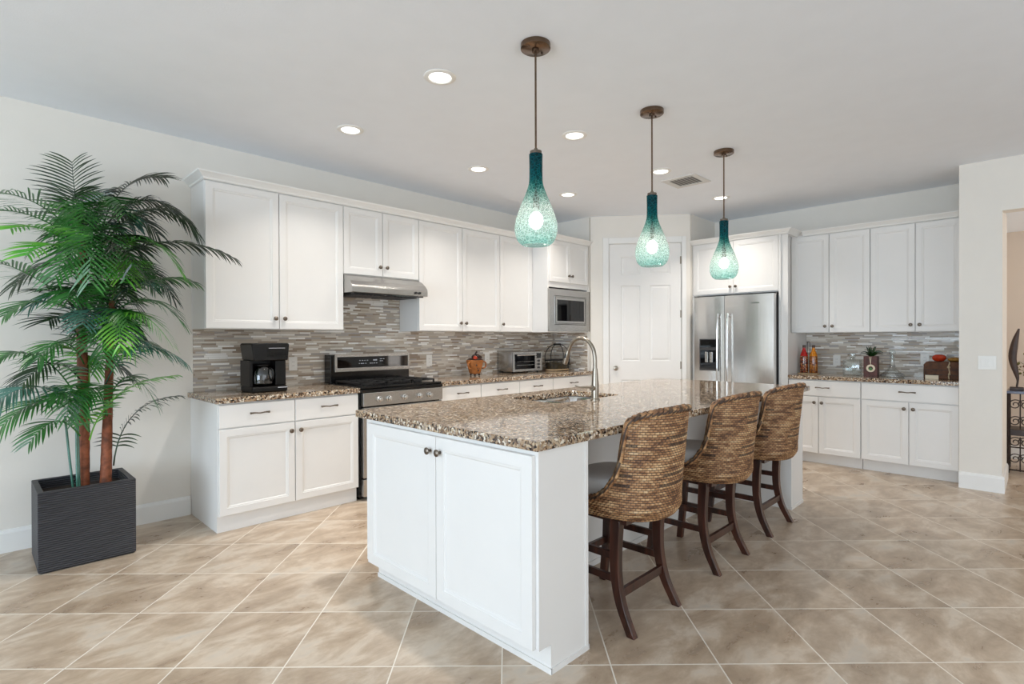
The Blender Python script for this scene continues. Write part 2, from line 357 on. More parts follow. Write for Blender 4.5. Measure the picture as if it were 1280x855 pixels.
# ------------------------------------------------------------------ mesh helper
class MB:
    def __init__(s): s.bm = bmesh.new()
    def quad(s, *p):
        return s.bm.faces.new([s.bm.verts.new(q) for q in p])
    def box(s, x0, x1, y0, y1, z0, z1, bev=0, seg=2):
        r = bmesh.ops.create_cube(s.bm, size=1)
        for v in r['verts']:
            v.co = Vector(((x0 + x1) / 2 + v.co.x * (x1 - x0), (y0 + y1) / 2 + v.co.y * (y1 - y0), (z0 + z1) / 2 + v.co.z * (z1 - z0)))
        if bev:
            es = {e for v in r['verts'] for e in v.link_edges}
            bmesh.ops.bevel(s.bm, geom=list(es), offset=bev, segments=seg, affect='EDGES', profile=.5)
        return s
    def lathe(s, prof, seg=24, cx=0, cy=0, sx=1, sy=1, caps=True, ax='z', rot=0):
        rings = []
        for r_, z_ in prof:
            ring = []
            for k in range(seg):
                a = 2 * PI * k / seg + rot
                x, y, z = cx + r_ * sx * math.cos(a), cy + r_ * sy * math.sin(a), z_
                if ax == 'y': x, y, z = cx + r_ * math.cos(a), z_, cy + r_ * math.sin(a)
                if ax == 'x': x, y, z = z_, cx + r_ * math.cos(a), cy + r_ * math.sin(a)
                ring.append(s.bm.verts.new((x, y, z)))
            rings.append(ring)
        for a, b in zip(rings, rings[1:]):
            for k in range(seg):
                s.bm.faces.new([a[k], a[(k + 1) % seg], b[(k + 1) % seg], b[k]])
        if caps:
            s.bm.faces.new(rings[0][::-1]); s.bm.faces.new(rings[-1])
        return s
    def tube(s, pts, r, seg=8, caps=True, flat=1.0):
        pts = [Vector(p) for p in pts]; rings = []
        up = None
        for i, p in enumerate(pts):
            t = (pts[min(i + 1, len(pts) - 1)] - pts[max(i - 1, 0)]).normalized()
            if up is None:
                up = Vector((0, 0, 1)) if abs(t.z) < .9 else Vector((1, 0, 0))
            a = t.cross(up).normalized(); b = a.cross(t).normalized(); up = b
            rr = r(i / (len(pts) - 1)) if callable(r) else (r[i] if isinstance(r, (list, tuple)) else r)
            rings.append([s.bm.verts.new(p + a * rr * math.cos(2 * PI * k / seg) + b * rr * flat * math.sin(2 * PI * k / seg)) for k in range(seg)])
        for a, b in zip(rings, rings[1:]):
            for k in range(seg):
                s.bm.faces.new([a[k], a[(k + 1) % seg], b[(k + 1) % seg], b[k]])
        if caps and len(rings) > 1:
            s.bm.faces.new(rings[0][::-1]); s.bm.faces.new(rings[-1])
        return s
    def prism(s, poly, z0, z1, plane='xy'):
        f = {'xy': lambda a, b, c: (a, b, c), 'xz': lambda a, b, c: (a, c, b), 'yz': lambda a, b, c: (c, a, b)}[plane]
        lo = [s.bm.verts.new(f(a, b, z0)) for a, b in poly]; hi = [s.bm.verts.new(f(a, b, z1)) for a, b in poly]
        n = len(poly)
        for k in range(n): s.bm.faces.new([lo[k], lo[(k + 1) % n], hi[(k + 1) % n], hi[k]])
        s.bm.faces.new(lo[::-1]); s.bm.faces.new(hi)
        return s
    def sphere(s, c, r, sx=1, sy=1, sz=1, u=16, v=10):
        q = bmesh.ops.create_uvsphere(s.bm, u_segments=u, v_segments=v, radius=r)
        for x in q['verts']: x.co = Vector((c[0] + x.co.x * sx, c[1] + x.co.y * sy, c[2] + x.co.z * sz))
        return s
    def xf(s, mat):
        bmesh.ops.transform(s.bm, matrix=mat, verts=s.bm.verts); return s
    def build(s, name, mat, parent=None, loc=None, rz=0, smooth=False, bev=0, angle=35):
        bmesh.ops.recalc_face_normals(s.bm, faces=s.bm.faces)
        me = bpy.data.meshes.new(name); s.bm.to_mesh(me); s.bm.free()
        me.materials.append(MT[mat] if isinstance(mat, str) else mat)
        o = bpy.data.objects.new(name, me); C.objects.link(o)
        if parent is not None: o.parent = parent
        if loc: o.location = loc
        if rz: o.rotation_euler = (0, 0, rz)
        if bev:
            b = o.modifiers.new('bevel', 'BEVEL'); b.width = bev; b.segments = 2; b.limit_method = 'ANGLE'; b.angle_limit = math.radians(40)
        if smooth:
            for p in me.polygons: p.use_smooth = True
            me.set_sharp_from_angle(angle=math.radians(angle))
        return o

def thing(name, label, cat, loc=(0, 0, 0), rz=0, group=None):
    o = bpy.data.objects.new(name, None); o.empty_display_size = .1; C.objects.link(o)
    o.location = loc; o.rotation_euler = (0, 0, rz); return tag(o, label, cat, group)
def tag(o, label, cat, group=None, kind=None):
    if label: o['label'] = label
    if cat: o['category'] = cat
    if group: o['group'] = group
    if kind: o['kind'] = kind
    return o
def struct(o): o['kind'] = 'structure'; return o
def copy_tree(o, parent=None):
    c = o.copy(); C.objects.link(c)
    if parent is not None: c.parent = parent
    for ch in list(o.children): copy_tree(ch, c)
    return c

def bez(p0, p1, p2, n=14):
    p0, p1, p2 = Vector(p0), Vector(p1), Vector(p2)
    return [p0 * (1 - t) ** 2 + p1 * 2 * t * (1 - t) + p2 * t * t for t in [k / n for k in range(n + 1)]]
def spline(P, n=8):
    P = [Vector(p) for p in P]; out = []
    Q = [P[0] * 2 - P[1]] + P + [P[-1] * 2 - P[-2]]
    for i in range(1, len(Q) - 2):
        for k in range(n):
            t = k / n; a, b, c, d = Q[i - 1], Q[i], Q[i + 1], Q[i + 2]
            out.append(.5 * ((2 * b) + (c - a) * t + (2 * a - 5 * b + 4 * c - d) * t * t + (3 * b - a - 3 * c + d) * t ** 3))
    out.append(P[-1]); return out

# ------------------------------------------------------------------ room shell
b = MB(); b.box(-5.6, 9.2, -3.4, YA + .2, -.1, 0); struct(b.build('floor', 'floor'))
b = MB(); b.box(-5.6, 6.92, -3.4, YA + .2, ZC, ZC + .1); struct(b.build('ceiling', 'ceiling'))
b = MB(); b.box(6.2, 9.2, -3.3, .4, 2.44, 2.5); struct(b.build('ceiling_hall', 'ceiling'))
b = MB(); b.box(-5.6, 5.48, YA, YA + .12, 0, ZC); struct(b.build('wall_left', 'wall'))
b = MB(); b.box(XB, XB + .12, NY0 + .001, 3.10, 0, ZC); struct(b.build('wall_right', 'wall'))
# corner pantry: two returns and a diagonal wall with the door opening
dv = Vector((P2[0] - P1[0], P2[1] - P1[1], 0)); DL = dv.length; DANG = math.atan2(dv.y, dv.x)
b = MB(); b.box(P1[0], P1[0] + .1, P1[1] + .02, YA, 0, ZC); struct(b.build('wall_pantry_left', 'wall'))
b = MB(); b.box(P2[0] + .02, XB, P2[1], P2[1] + .1, 0, ZC); struct(b.build('wall_pantry_right', 'wall'))
D0, D1, DH = .221, 1.085, 2.462
DM = Matrix.Translation((P1[0], P1[1], 0)) @ Matrix.Rotation(DANG, 4, 'Z')
b = MB(); b.box(0, D0 - .004, 0, .1, 0, ZC); b.box(D1 + .004, DL, 0, .1, 0, ZC); b.box(D0 - .004, D1 + .004, 0, .1, DH + .004, ZC)
struct(b.build('wall_pantry_diagonal', 'wall', loc=(P1[0], P1[1], 0), rz=DANG))
# face wall of the niche, header over the hallway opening
b = MB(); b.prism([(NY1 - .001, 0), (NY1 - .001, ZC), (-3.4, ZC), (-3.4, 0), (-1.0, 0), (-1.0, 2.364), (NY0, 2.364), (NY0, 0)], NX, NX + .15, 'yz'); b.box(NX + .15, XB, NY0, NY1 - .001, 0, ZC); struct(b.build('wall_hall_front', 'wall'))
b = MB(); b.box(7.92, 8.04, -3.3, .42, 0, 2.44); struct(b.build('wall_hall_back', 'hallwall'))
b = MB(); b.box(XB + .12, 7.92, .30, .42, 0, 2.44); struct(b.build('wall_hall_side', 'wall'))
# walls behind the camera with glazed openings
b = MB()
b.box(-5.6, -5.48, -3.4, -2.1, 0, ZC); b.box(-5.6, -5.48, 3.3, YA + .12, 0, ZC); b.box(-5.6, -5.48, -2.1, 3.3, 2.5, ZC); b.box(-5.6, -5.48, -2.1, 3.3, 0, .15)
struct(b.build('wall_living_left', 'wall'))
b = MB()
b.box(-5.6, -1.1, -3.4, -3.28, 0, ZC); b.box(4.3, 9.2, -3.4, -3.28, 0, ZC); b.box(-1.1, 4.3, -3.4, -3.28, 2.62, ZC); b.box(-1.1, 4.3, -3.4, -3.28, 0, .15)
struct(b.build('wall_living_rear', 'wall'))
def window(name, ax, c, a0, a1, z0, z1, n):
    b = MB(); g = MB(); t = .05
    def bx(m, p, q, z_, zz, d0=-.03, d1=.03):
        if ax == 'x': m.box(c + d0, c + d1, p, q, z_, zz)
        else: m.box(p, q, c + d0, c + d1, z_, zz)
    bx(b, a0, a1, z0, z0 + t); bx(b, a0, a1, z1 - t, z1)
    for k in range(n + 1):
        p = a0 + (a1 - a0 - t) * k / n; bx(b, p, p + t, z0 + t, z1 - t)
    o = struct(b.build(name, 'trim'))
    for k in range(n):
        p = a0 + (a1 - a0 - t) * k / n + t; q = a0 + (a1 - a0 - t) * (k + 1) / n
        g = MB(); bx(g, p, q, z0 + t, z1 - t, -.004, .004); g.build('pane', 'glass', o)
window('window_1', 'x', -5.54, -2.1, 3.3, .15, 2.5, 4)
window('window_2', 'y', -3.34, -1.1, 4.3, .15, 2.62, 4)

# baseboards
def baseboard(name, poly_run):
    b = MB()
    for (x0, y0, x1, y1) in poly_run:
        d = Vector((x1 - x0, y1 - y0, 0)); L = d.length
        m = MB(); m.prism([(0, 0), (-.016, 0), (-.016, .118), (-.009, .136), (0, .14)], 0, L, 'yz')
        m.xf(Matrix.Translation((x0, y0, 0)) @ Matrix.Rotation(math.atan2(d.y, d.x), 4, 'Z'))
        tmp = bpy.data.meshes.new('t'); m.bm.to_mesh(tmp); m.bm.free(); b.bm.from_mesh(tmp); bpy.data.meshes.remove(tmp)
    return struct(b.build(name, 'trim'))
baseboard('baseboard_left', [(-5.48, YA, 1.165, YA)])
baseboard('baseboard_niche', [(NX, NY1, NX, NY0 - .016)])
baseboard('baseboard_niche_return', [(NX, NY0, NX + .7, NY0)]) 
baseboard('baseboard_hall_front', [(NX, -1.0, NX, -3.28)])
baseboard('baseboard_hall_back', [(7.92, .30, 7.92, -3.2)])
baseboard('baseboard_hall_side', [(6.95, .30, 7.9, .30)])

# door casing and six-panel pantry door
def slab_with_panels(b, W, H, t, panels, prof):
    xs = sorted({0, W} | {p[0] for p in panels} | {p[1] for p in panels}); zs = sorted({0, H} | {p[2] for p in panels} | {p[3] for p in panels})
    for i in range(len(xs) - 1):
        for j in range(len(zs) - 1):
            x0, x1, z0, z1 = xs[i], xs[i + 1], zs[j], zs[j + 1]
            hit = [p for p in panels if abs(p[0] - x0) < 1e-6 and abs(p[1] - x1) < 1e-6 and p[2] <= z0 + 1e-6 and p[3] >= z1 - 1e-6]
            if hit:
                p = hit[0]
                if abs(p[2] - z0) > 1e-6: continue
                rings = []
                for ins, dep in [(0, 0)] + prof:
                    rings.append([(p[0] + ins, dep, p[2] + ins), (p[1] - ins, dep, p[2] + ins), (p[1] - ins, dep, p[3] - ins), (p[0] + ins, dep, p[3] - ins)])
                for a, c in zip(rings, rings[1:]):
                    for k in range(4): b.quad(a[k], a[(k + 1) % 4], c[(k + 1) % 4], c[k])
                b.quad(*rings[-1])
            else: b.quad((x0, 0, z0), (x1, 0, z0), (x1, 0, z1), (x0, 0, z1))
    b.quad((0, t, 0), (W, t, 0), (W, t, H), (0, t, H))
    b.quad((0, 0, 0), (W, 0, 0), (W, t, 0), (0, t, 0)); b.quad((0, 0, H), (W, 0, H), (W, t, H), (0, t, H))
    b.quad((0, 0, 0), (0, t, 0), (0, t, H), (0, 0, H)); b.quad((W, 0, 0), (W, t, 0), (W, t, H), (W, 0, H))
    bmesh.ops.remove_doubles(b.bm, verts=b.bm.verts, dist=1e-5)
DW = D1 - D0 - .008
pan = []
for x0, x1 in ((.143, .373), (.487, .732)):
    for z0, z1 in ((.16, .80), (1.03, 1.95), (2.085, 2.30)): pan.append((x0, x1, z0, z1))
b = MB(); slab_with_panels(b, DW, DH - .006, .036, pan, [(.006, .009), (.012, .010), (.034, .002)])
door = struct(b.build('door_1', 'door')); door.matrix_world = DM @ Matrix.Translation((D0 + .004, .018, .004))
b = MB(); b.lathe([(.028, -.001), (.028, -.008), (.012, -.010), (.011, -.035), (.024, -.042), (.030, -.055), (.027, -.066), (.012, -.071)], 20, .075, .944, ax='y')
b.build('door_knob', 'nickel', door, smooth=True)
for z in (2.25, 1.60, .98, .25):
    b = MB(); b.lathe([(.006, -.045), (.006, .045)], 10, DW + .002, -.006); b.box(DW - .012, DW + .001, -.003, 0, -.045, .045)
    b.build('hinge', 'nickel', door, loc=(0, 0, z))
b = MB()
cw, ct = .073, .018
b.box(D0 - cw, D0 - .002, -ct, -.0005, 0, DH + cw, .004); b.box(D1 + .002, D1 + cw - .02, -ct, -.0005, 0, DH + cw, .004); b.box(D0 - .002, D1 + .002, -ct, -.0005, DH + .002, DH + cw, .004)
for x in (D0 - .002, D1 - .001): b.box(x, x + .003, 0, .1, 0, DH)
b.box(D0, D1, 0, .1, DH, DH + .003)
o = struct(b.build('trim_1', 'trim', loc=(P1[0], P1[1], 0), rz=DANG))

# ------------------------------------------------------------------ cabinetry
def shaker(b, x0, x1, z0, z1, yf, t=.019, rail=.058, rec=.009):
    rings = []
    def ring(i, d): return [(x0 + i, yf + d, z0 + i), (x1 - i, yf + d, z0 + i), (x1 - i, yf + d, z1 - i), (x0 + i, yf + d, z1 - i)]
    prof = [(0, t), (0, .002), (.002, 0)]
    if rail: prof += [(rail - .010, 0), (rail - .008, .003), (rail, .004), (rail + .006, rec)]
    rr = [ring(i, d) for i, d in prof]
    for a, c in zip(rr, rr[1:]):
        for k in range(4): b.quad(a[k], a[(k + 1) % 4], c[(k + 1) % 4], c[k])
    b.quad(*rr[-1]); b.quad(*rr[0][::-1])
    bmesh.ops.remove_doubles(b.bm, verts=b.bm.verts, dist=1e-6)

def knob(parent, x, y, z):
    b = MB(); b.lathe([(.007, 0), (.006, -.012), (.010, -.016), (.0165, -.021), (.0165, -.026), (.010, -.031), (.003, -.032)], 16, x, z, ax='y')
    b.xf(Matrix.Translation((0, y, 0))); return b.build('knob', 'bronze', parent, smooth=True, angle=50)
def pull(parent, x, y, z, L=.13):
    b = MB()
    b.tube(spline([(x - L / 2, y - .026, z), (x - L / 4, y - .028, z + .001), (x, y - .026, z - .003), (x + L / 4, y - .028, z + .001), (x + L / 2, y - .026, z)], 5), lambda t: .0045 + .0035 * abs(2 * t - 1) ** 3, 8)
    for s in (-1, 1): b.tube([(x + s * L * .42, y, z), (x + s * L * .42, y - .028, z)], .0048, 8)
    return b.build('drawer_pull', 'bronze', parent, smooth=True)

def cabinet(name, label, loc, rz, W, D, z0, z1, cols, group=None, toe=0, toe_in=.07, carc_mat='cab', notch_side=False):
    """front plane at local y=0 (carcass face); doors sit in front; body goes to y=+D. cols: (x0,x1,[('drawer',z0,z1),('door',z0,z1,knobside,knobz)])"""
    t = thing(name, label, 'cabinet', loc, rz, group)
    b = MB(); b.box(0, W, 0, D, z0 + toe, z1, .001, 1)
    b.build('carcass', carc_mat, t)
    if toe:
        b = MB(); b.box(0.002, W - .002, toe_in, D, 0, toe); b.build('toe_kick', 'cab', t)
    for x0, x1, parts in cols:
        for pt in parts:
            g = .0022
            if pt[0] == 'drawer':
                b = MB(); shaker(b, x0 + g, x1 - g, pt[1] + g, pt[2] - g, -.020, rail=0); o = b.build('drawer_front', 'cab', t)
                pull(o, (x0 + x1) / 2, -.020, (pt[1] + pt[2]) / 2 + .01)
            else:
                b = MB(); shaker(b, x0 + g, x1 - g, pt[1] + g, pt[2] - g, -.020); o = b.build('door', 'cab', t)
                kx = x1 - .034 if pt[3] == 'r' else x0 + .034
                knob(o, kx, -.020, pt[4])
    return t

def basecols(spl, dz=.70, ztop=.862, zb=.115, single=None):
    out = []
    return out

# --- wall A base, left of the range
G_BASE = 'white base cabinets along the walls'
cabinet('base_cabinet', 'white base cabinet with two drawers and two doors under the coffee maker', (1.172, YA - .61, 0), 0,
        1.036, .609, 0, CT0 - .001,
        [(.004, .5188, [('drawer', .706, .866), ('door', .115, .700, 'r', .640)]), (.5208, 1.034, [('drawer', .706, .866), ('door', .115, .700, 'l', .640)])], G_BASE, toe=.115, toe_in=.02)
# --- wall A base, right of the range
def dr(x0, x1, doors):
    return
cabinet('base_cabinet', 'narrow white base cabinet with one drawer directly right of the range', (3.036, YA - .61, 0), 0, .496, .609, 0, CT0 - .001,
        [(.004, .494, [('drawer', .706, .866), ('door', .115, .700, 'l', .640)])], G_BASE, toe=.115)
cabinet('base_cabinet', 'white two-drawer base cabinet under the toaster oven', (3.5335, YA - .61, 0), 0, 1.087, .609, 0, CT0 - .001,
        [(.002, .5425, [('drawer', .706, .866), ('door', .115, .700, 'r', .640)]), (.5435, 1.085, [('drawer', .706, .866), ('door', .115, .700, 'l', .640)])], G_BASE, toe=.115)
cabinet('base_cabinet', 'white base cabinet with one wide drawer below the microwave, beside the pantry', (4.622, YA - .61, 0), 0, .752, .609, 0, CT0 - .001,
        [(.002, .71, [('drawer', .706, .866), ('door', .115, .700, 'r', .640)])], G_BASE, toe=.115)
# --- uppers on wall A
ZU, ZT = 1.383, 2.437
G_UP = 'white wall cabinets with shaker doors'
def upper(label, x0, x1, spl, z0=ZU, D=.31, yf=YA - .31, zk=None, knobs=None, side='A'):
    cols = []
    pts = [x0] + spl + [x1]
    for k in range(len(pts) - 1):
        side_ = (knobs or ('r', 'l'))[k]
        cols.append((pts[k] - x0 + .001, pts[k + 1] - x0 - .001, [('door', z0 + .003, ZT, side_, (zk or z0 + .085))]))
    return cabinet('wall_cabinet', label, (x0, yf, 0), 0, x1 - x0 - .001, D - .001, z0, ZT + .02, cols, G_UP)
upper('tall two-door white wall cabinet over the coffee maker, next to the palm', 1.1827, 2.2417, [1.7023])
upper('short two-door white wall cabinet above the range hood', 2.2417, 3.0138, [2.622], z0=1.862)
upper('two-door white wall cabinet directly right of the range hood', 3.0138, 4.0851, [3.5543])
upper('single-door white wall cabinet behind the nearest pendant, left of the microwave cabinet', 4.0851, 4.6135, [], knobs=('l',))
# microwave cabinet: deeper, open niche below two small doors
t = thing('microwave_cabinet', 'deep white wall cabinet with two small doors above the built-in microwave', 'cabinet', (4.6145, 3.986, 0))
b = MB(); W = .760; D = YA - 3.986 - .001
b.box(0, .018, 0, D, ZU, ZT + .02); b.box(W - .018, W, 0, D, ZU, ZT + .02); b.box(.018, W - .018, 0, D, 1.90, ZT + .02); b.box(.018, W - .018, 0, D, ZU, ZU + .012)
b.build('carcass', 'cab', t)
for x0, x1, s in ((.022, .378, 'r'), (.382, .738, 'l')):
    b = MB(); shaker(b, x0, x1, 1.962, ZT, -.020, rail=.05); o = b.build('door', 'cab', t); knob(o, x1 - .028 if s == 'r' else x0 + .028, -.020, 1.962 + .08)
t = thing('microwave', 'built-in stainless microwave with a wide trim frame and dark window', 'microwave', (4.6145 + .018, 3.986, ZU + .0125))
b = MB(); b.box(.004, .720, .004, .42, 0, .48); b.build('body', 'grey_dark', t)
W, H = .764, .484
b = MB()
for q in ((-.018, .07, 0, H), (W - .10, W - .018, 0, H), (.07, W - .10, H - .075, H), (.07, W - .10, 0, .075)):
    b.box(q[0], q[1], -.026, -.0015, q[2], q[3])
b.build('trim_frame', 'steel', t)
b = MB(); b.box(.074, .660, -.030, -.002, .080, .405, .004); d = b.build('door', 'steel', t)
b = MB(); b.box(.118, .618, -.0325, -.0305, .118, .362); w_ = b.build('window', 'blackglass', d)
b = MB()
for z in (.09, .39): b.box(.08, .655, -.0318, -.0303, z, z + .004)
for x in (.084, .648): b.box(x, x + .004, -.0318, -.0303, .09, .394)
b.build('door_seam', 'black', d)

# crown moulding
def crown(name, label, path, z0, close=None):
    prof = [(0, 0), (-.010, .006), (-.014, .016), (-.040, .036), (-.055, .044), (-.058, .052), (0, .052)]
    b = MB(); vs = []
    n = len(path)
    for i, p in enumerate(path):
        p = Vector((p[0], p[1], 0))
        if i == 0: d = (Vector((*path[1], 0)) - p).normalized(); m = Vector((d.y, -d.x, 0)); sca = 1
        elif i == n - 1: d = (p - Vector((*path[i - 1], 0))).normalized(); m = Vector((d.y, -d.x, 0)); sca = 1
        else:
            d1 = (p - Vector((*path[i - 1], 0))).normalized(); d2 = (Vector((*path[i + 1], 0)) - p).normalized()
            n1 = Vector((d1.y, -d1.x, 0)); n2 = Vector((d2.y, -d2.x, 0)); m = (n1 + n2).normalized(); sca = 1 / m.dot(n1)
        vs.append([b.bm.verts.new(p + m * (-o_) * sca + Vector((0, 0, z0 + h_))) for o_, h_ in prof])
    for a, c in zip(vs, vs[1:]):
        for k in range(len(prof)): b.bm.faces.new([a[k], a[(k + 1) % len(prof)], c[(k + 1) % len(prof)], c[k]])
    b.bm.faces.new(vs[0]); b.bm.faces.new(vs[-1][::-1])
    return tag(b.build(name, 'trim'), label, 'moulding')
yfu = YA - .331; yfm = 3.966
crown('crown_moulding', 'white crown moulding along the top of the long row of wall cabinets', [(1.1817, YA - .001), (1.1817, yfu), (4.6145, yfu), (4.6145, yfm), (5.376, yfm)], 2.4405 - .004 + .0205 - .016)
# --- wall B
RB = -PI / 2
ZUB, ZTB = 1.362, 2.417
def cabB(name, label, yl, yr, xf, D, z0, z1, cols, **kw):
    return cabinet(name, label, (xf, yl, 0), RB, yl - yr, D, z0, z1, cols, **kw)
cabB('base_cabinet', 'white two-door base cabinet beside the refrigerator, under the infused bottles', 1.934, 1.2705, XB - .61, .609, 0, CT0 - .001,
     [(.002, .662, [('drawer', .706, .866)]), (.002, .2895, [('door', .115, .700, 'r', .640)]), (.2905, .662, [('door', .115, .700, 'l', .640)])], group=G_BASE, toe=.115)
cabB('base_cabinet', 'white two-door base cabinet at the right wall end, under the wooden chest', 1.2695, .521, XB - .61, .609, 0, CT0 - .001,
     [(.002, .746, [('drawer', .706, .866)]), (.002, .3825, [('door', .115, .700, 'r', .640)]), (.3845, .746, [('door', .115, .700, 'l', .640)])], group=G_BASE, toe=.115)
cabB('wall_cabinet', 'two-door white wall cabinet right of the refrigerator, above the bottles', 1.999, 1.2505, XB - .31, .309, ZUB, ZTB + .02,
     [(.002, .376, [('door', ZUB + .003, ZTB, 'r', ZUB + .07)]), (.378, .747, [('door', ZUB + .003, ZTB, 'l', ZUB + .07)])], group=G_UP)
cabB('wall_cabinet', 'two-door white wall cabinet at the right end against the wall', 1.2495, .521, XB - .31, .309, ZUB, ZTB + .02,
     [(.002, .3705, [('door', ZUB + .003, ZTB, 'r', ZUB + .07)]), (.3725, .7265, [('door', ZUB + .003, ZTB, 'l', ZUB + .07)])], group=G_UP)
# fridge surround
G_PAN = 'refrigerator side panels'
o = MB().box(.001, .022, 0, .63, 0, ZTB + .02).build('side_panel', 'cab', loc=(6.16, 3.011, 0), rz=RB); tag(o, 'narrow white panel between the refrigerator and the pantry wall', 'panel')
b = MB(); b.box(.989, 1.009, -.02, .63, 0, ZTB + .02); b.box(1.009, 1.075, 0, .018, 0, ZTB + .02); b.box(1.0135, 1.074, .0185, .63, CT1 + .001, ZUB)
o = b.build('side_panel', 'cab', loc=(6.16, 3.011, 0), rz=RB); tag(o, 'tall white panel on the right side of the refrigerator, beside the bottles', 'panel')
t = thing('refrigerator_cabinet', 'white two-door cabinet directly above the refrigerator', 'cabinet', (6.16, 3.011, 0), RB)
b = MB(); b.box(.0225, .9885, 0, .63, 1.81, ZTB + .02); b.build('carcass', 'cab', t)
for x0, x1, s in ((.024, .500, 'r'), (.503, .986, 'l')):
    b = MB(); shaker(b, x0, x1, 1.822, ZTB, -.020); o = b.build('door', 'cab', t); knob(o, x1 - .03 if s == 'r' else x0 + .03, -.020, 1.822 + .075)
crown('crown_moulding', 'white crown moulding above the refrigerator doors', [(6.139, 3.010), (6.139, 1.934), (6.460, 1.934)], ZTB + .0205 - .016)
crown('crown_moulding', 'white crown moulding along the right wall cabinets', [(6.4605, 1.874), (6.4605, .521)], ZTB + .0205 - .016)

# --- island
t = thing('kitchen_island', 'white kitchen island with two large doors on its near end', 'island', (0, 0, 0))
IX0, IX1, IY0, IY1, KW = 1.515, 4.6605, 1.3565, 2.60, 1.84
b = MB(); b.box(IX0, 1.8194, IY0, IY1, .115, CT0 - .001); b.box(IX0 + .07, 1.8194, IY0, IY1, 0, .115); b.build('end_cabinet', 'cab', t)
b = MB(); b.box(1.8196, IX1, KW, IY1 - .0, 0.0, CT0 - .001); b.build('body', 'cab', t)
b = MB(); b.box(4.3892, IX1, IY0, KW - .0005, 0, CT0 - .001); b.build('end_panel', 'cab', t)
b = MB()
b.box(IX0 + .066, 1.822, IY0 - .006, IY0 - .0005, 0, .022); b.box(1.8196, 1.826, IY0 - .006, KW - .001, 0, .022); b.box(1.826, 4.3885, KW - .008, KW - .0005, 0, .03); b.box(IX0 + .064, IX0 + .0695, IY0 - .006, IY1, 0, .022)
b.box(4.383, IX1, IY0 - .006, IY0 - .0005, 0, .022); b.box(4.383, 4.3888, IY0 - .0005, KW - .008, 0, .022)
b.build('base_moulding', 'cab', t)
b = MB(); b.box(1.803, 1.8215, IY0 - .004, IY0 - .0004, .022, CT0 - .001); b.build('corner_stile', 'cab', t)
dd = MB(); DMx = Matrix.Translation((IX0, 0, 0)) @ Matrix.Rotation(-PI / 2, 4, 'Z')
for (ya, yb, s) in ((2.556, 1.967, 'r'), (1.963, 1.372, 'l')):
    b = MB(); shaker(b, -ya, -yb, .118, .858, -.022, t=.021, rail=.062); b.xf(DMx); o = b.build('door', 'cab', t)
    kx = -yb - .034 if s == 'r' else -ya + .034
    k_ = knob(o, kx, -.022, .792); k_.matrix_local = DMx
IC = dict(x0=1.497, x1=4.815, y0=1.3465, y1=2.69)
def slab(name, label, cat, poly, hole=None, z0=CT0, z1=CT1, bev=.004):
    b = MB(); b.prism(poly, z0, z1)
    o = tag(b.build(name, 'granite'), label, cat)
    if hole:
        h = MB(); hx0, hx1, hy0, hy1 = hole; h.box(hx0, hx1, hy0, hy1, z0 - .1, z1 + .1)
        es = [e for e in h.bm.edges if abs(e.verts[0].co.z - e.verts[1].co.z) > .05]
        bmesh.ops.bevel(h.bm, geom=es, offset=.05, segments=6, affect='EDGES', profile=.5)
        ho = h.build('cutter', 'granite')
        md = o.modifiers.new('cut', 'BOOLEAN'); md.object = ho; md.solver = 'EXACT'
        dg = bpy.context.evaluated_depsgraph_get(); me = bpy.data.meshes.new_from_object(o.evaluated_get(dg))
        o.modifiers.clear(); o.data = me; bpy.data.objects.remove(ho)
    m = o.modifiers.new('bevel', 'BEVEL'); m.width = bev; m.segments = 2; m.limit_method = 'ANGLE'; m.angle_limit = math.radians(60)
    return o
slab('island_worktop', 'speckled beige and brown granite worktop on the island', 'worktop',
     [(IC['x0'], IC['y0']), (IC['x1'], IC['y0']), (IC['x1'], IC['y1']), (IC['x0'], IC['y1'])], (2.50, 3.19, 2.085, 2.515))
# island body must be open where the sink bowls hang: boolean on the body
bodyo = [c for c in t.children if c.name.startswith('body')][0]
h = MB(); h.box(2.44, 3.25, 2.03, 2.57, .60, 1.0); ho = h.build('cutter', 'cab')
md = bodyo.modifiers.new('cut', 'BOOLEAN'); md.object = ho; md.solver = 'EXACT'
bpy.context.view_layer.update()
dg = bpy.context.evaluated_depsgraph_get(); me = bpy.data.meshes.new_from_object(bodyo.evaluated_get(dg)); bodyo.modifiers.clear(); bodyo.data = me; bpy.data.objects.remove(ho)
# sink: two bowls under the granite
t = thing('kitchen_sink', 'double-bowl stainless undermount sink in the island', 'sink', (0, 0, 0))
def bowl(x0, x1, y0, y1, zb):
    b = MB(); pr = [(0, CT0 - .003), (.006, CT0 - .02), (.012, zb + .04), (.04, zb), ]
    def rr(i, z_):
        pts = []
        r_ = .05
        for cx, cy, a0 in ((x1 - i - r_, y0 + i + r_, -90), (x1 - i - r_, y1 - i - r_, 0), (x0 + i + r_, y1 - i - r_, 90), (x0 + i + r_, y0 + i + r_, 180)):
            for k in range(5):
                a = math.radians(a0 + k * 22.5); pts.append(b.bm.verts.new((cx + r_ * math.cos(a), cy + r_ * math.sin(a), z_)))
        return pts
    R_ = [rr(-.02, CT0 - .003)] + [rr(i, z_) for i, z_ in pr]
    for a, c in zip(R_, R_[1:]):
        n = len(a)
        for k in range(n): b.bm.faces.new([a[k], a[(k + 1) % n], c[(k + 1) % n], c[k]])
    b.bm.faces.new(R_[-1])
    o = b.build('bowl', 'chrome', t, smooth=True); m = o.modifiers.new('s', 'SOLIDIFY'); m.thickness = .0015; m.offset = 0
    d_ = MB(); d_.lathe([(.04, zb + .001), (.04, zb + .004), (.03, zb + .004), (.028, zb + .002)], 20, (x0 + x1) / 2, (y0 + y1) / 2); d_.build('drain', 'nickel', o, smooth=True)
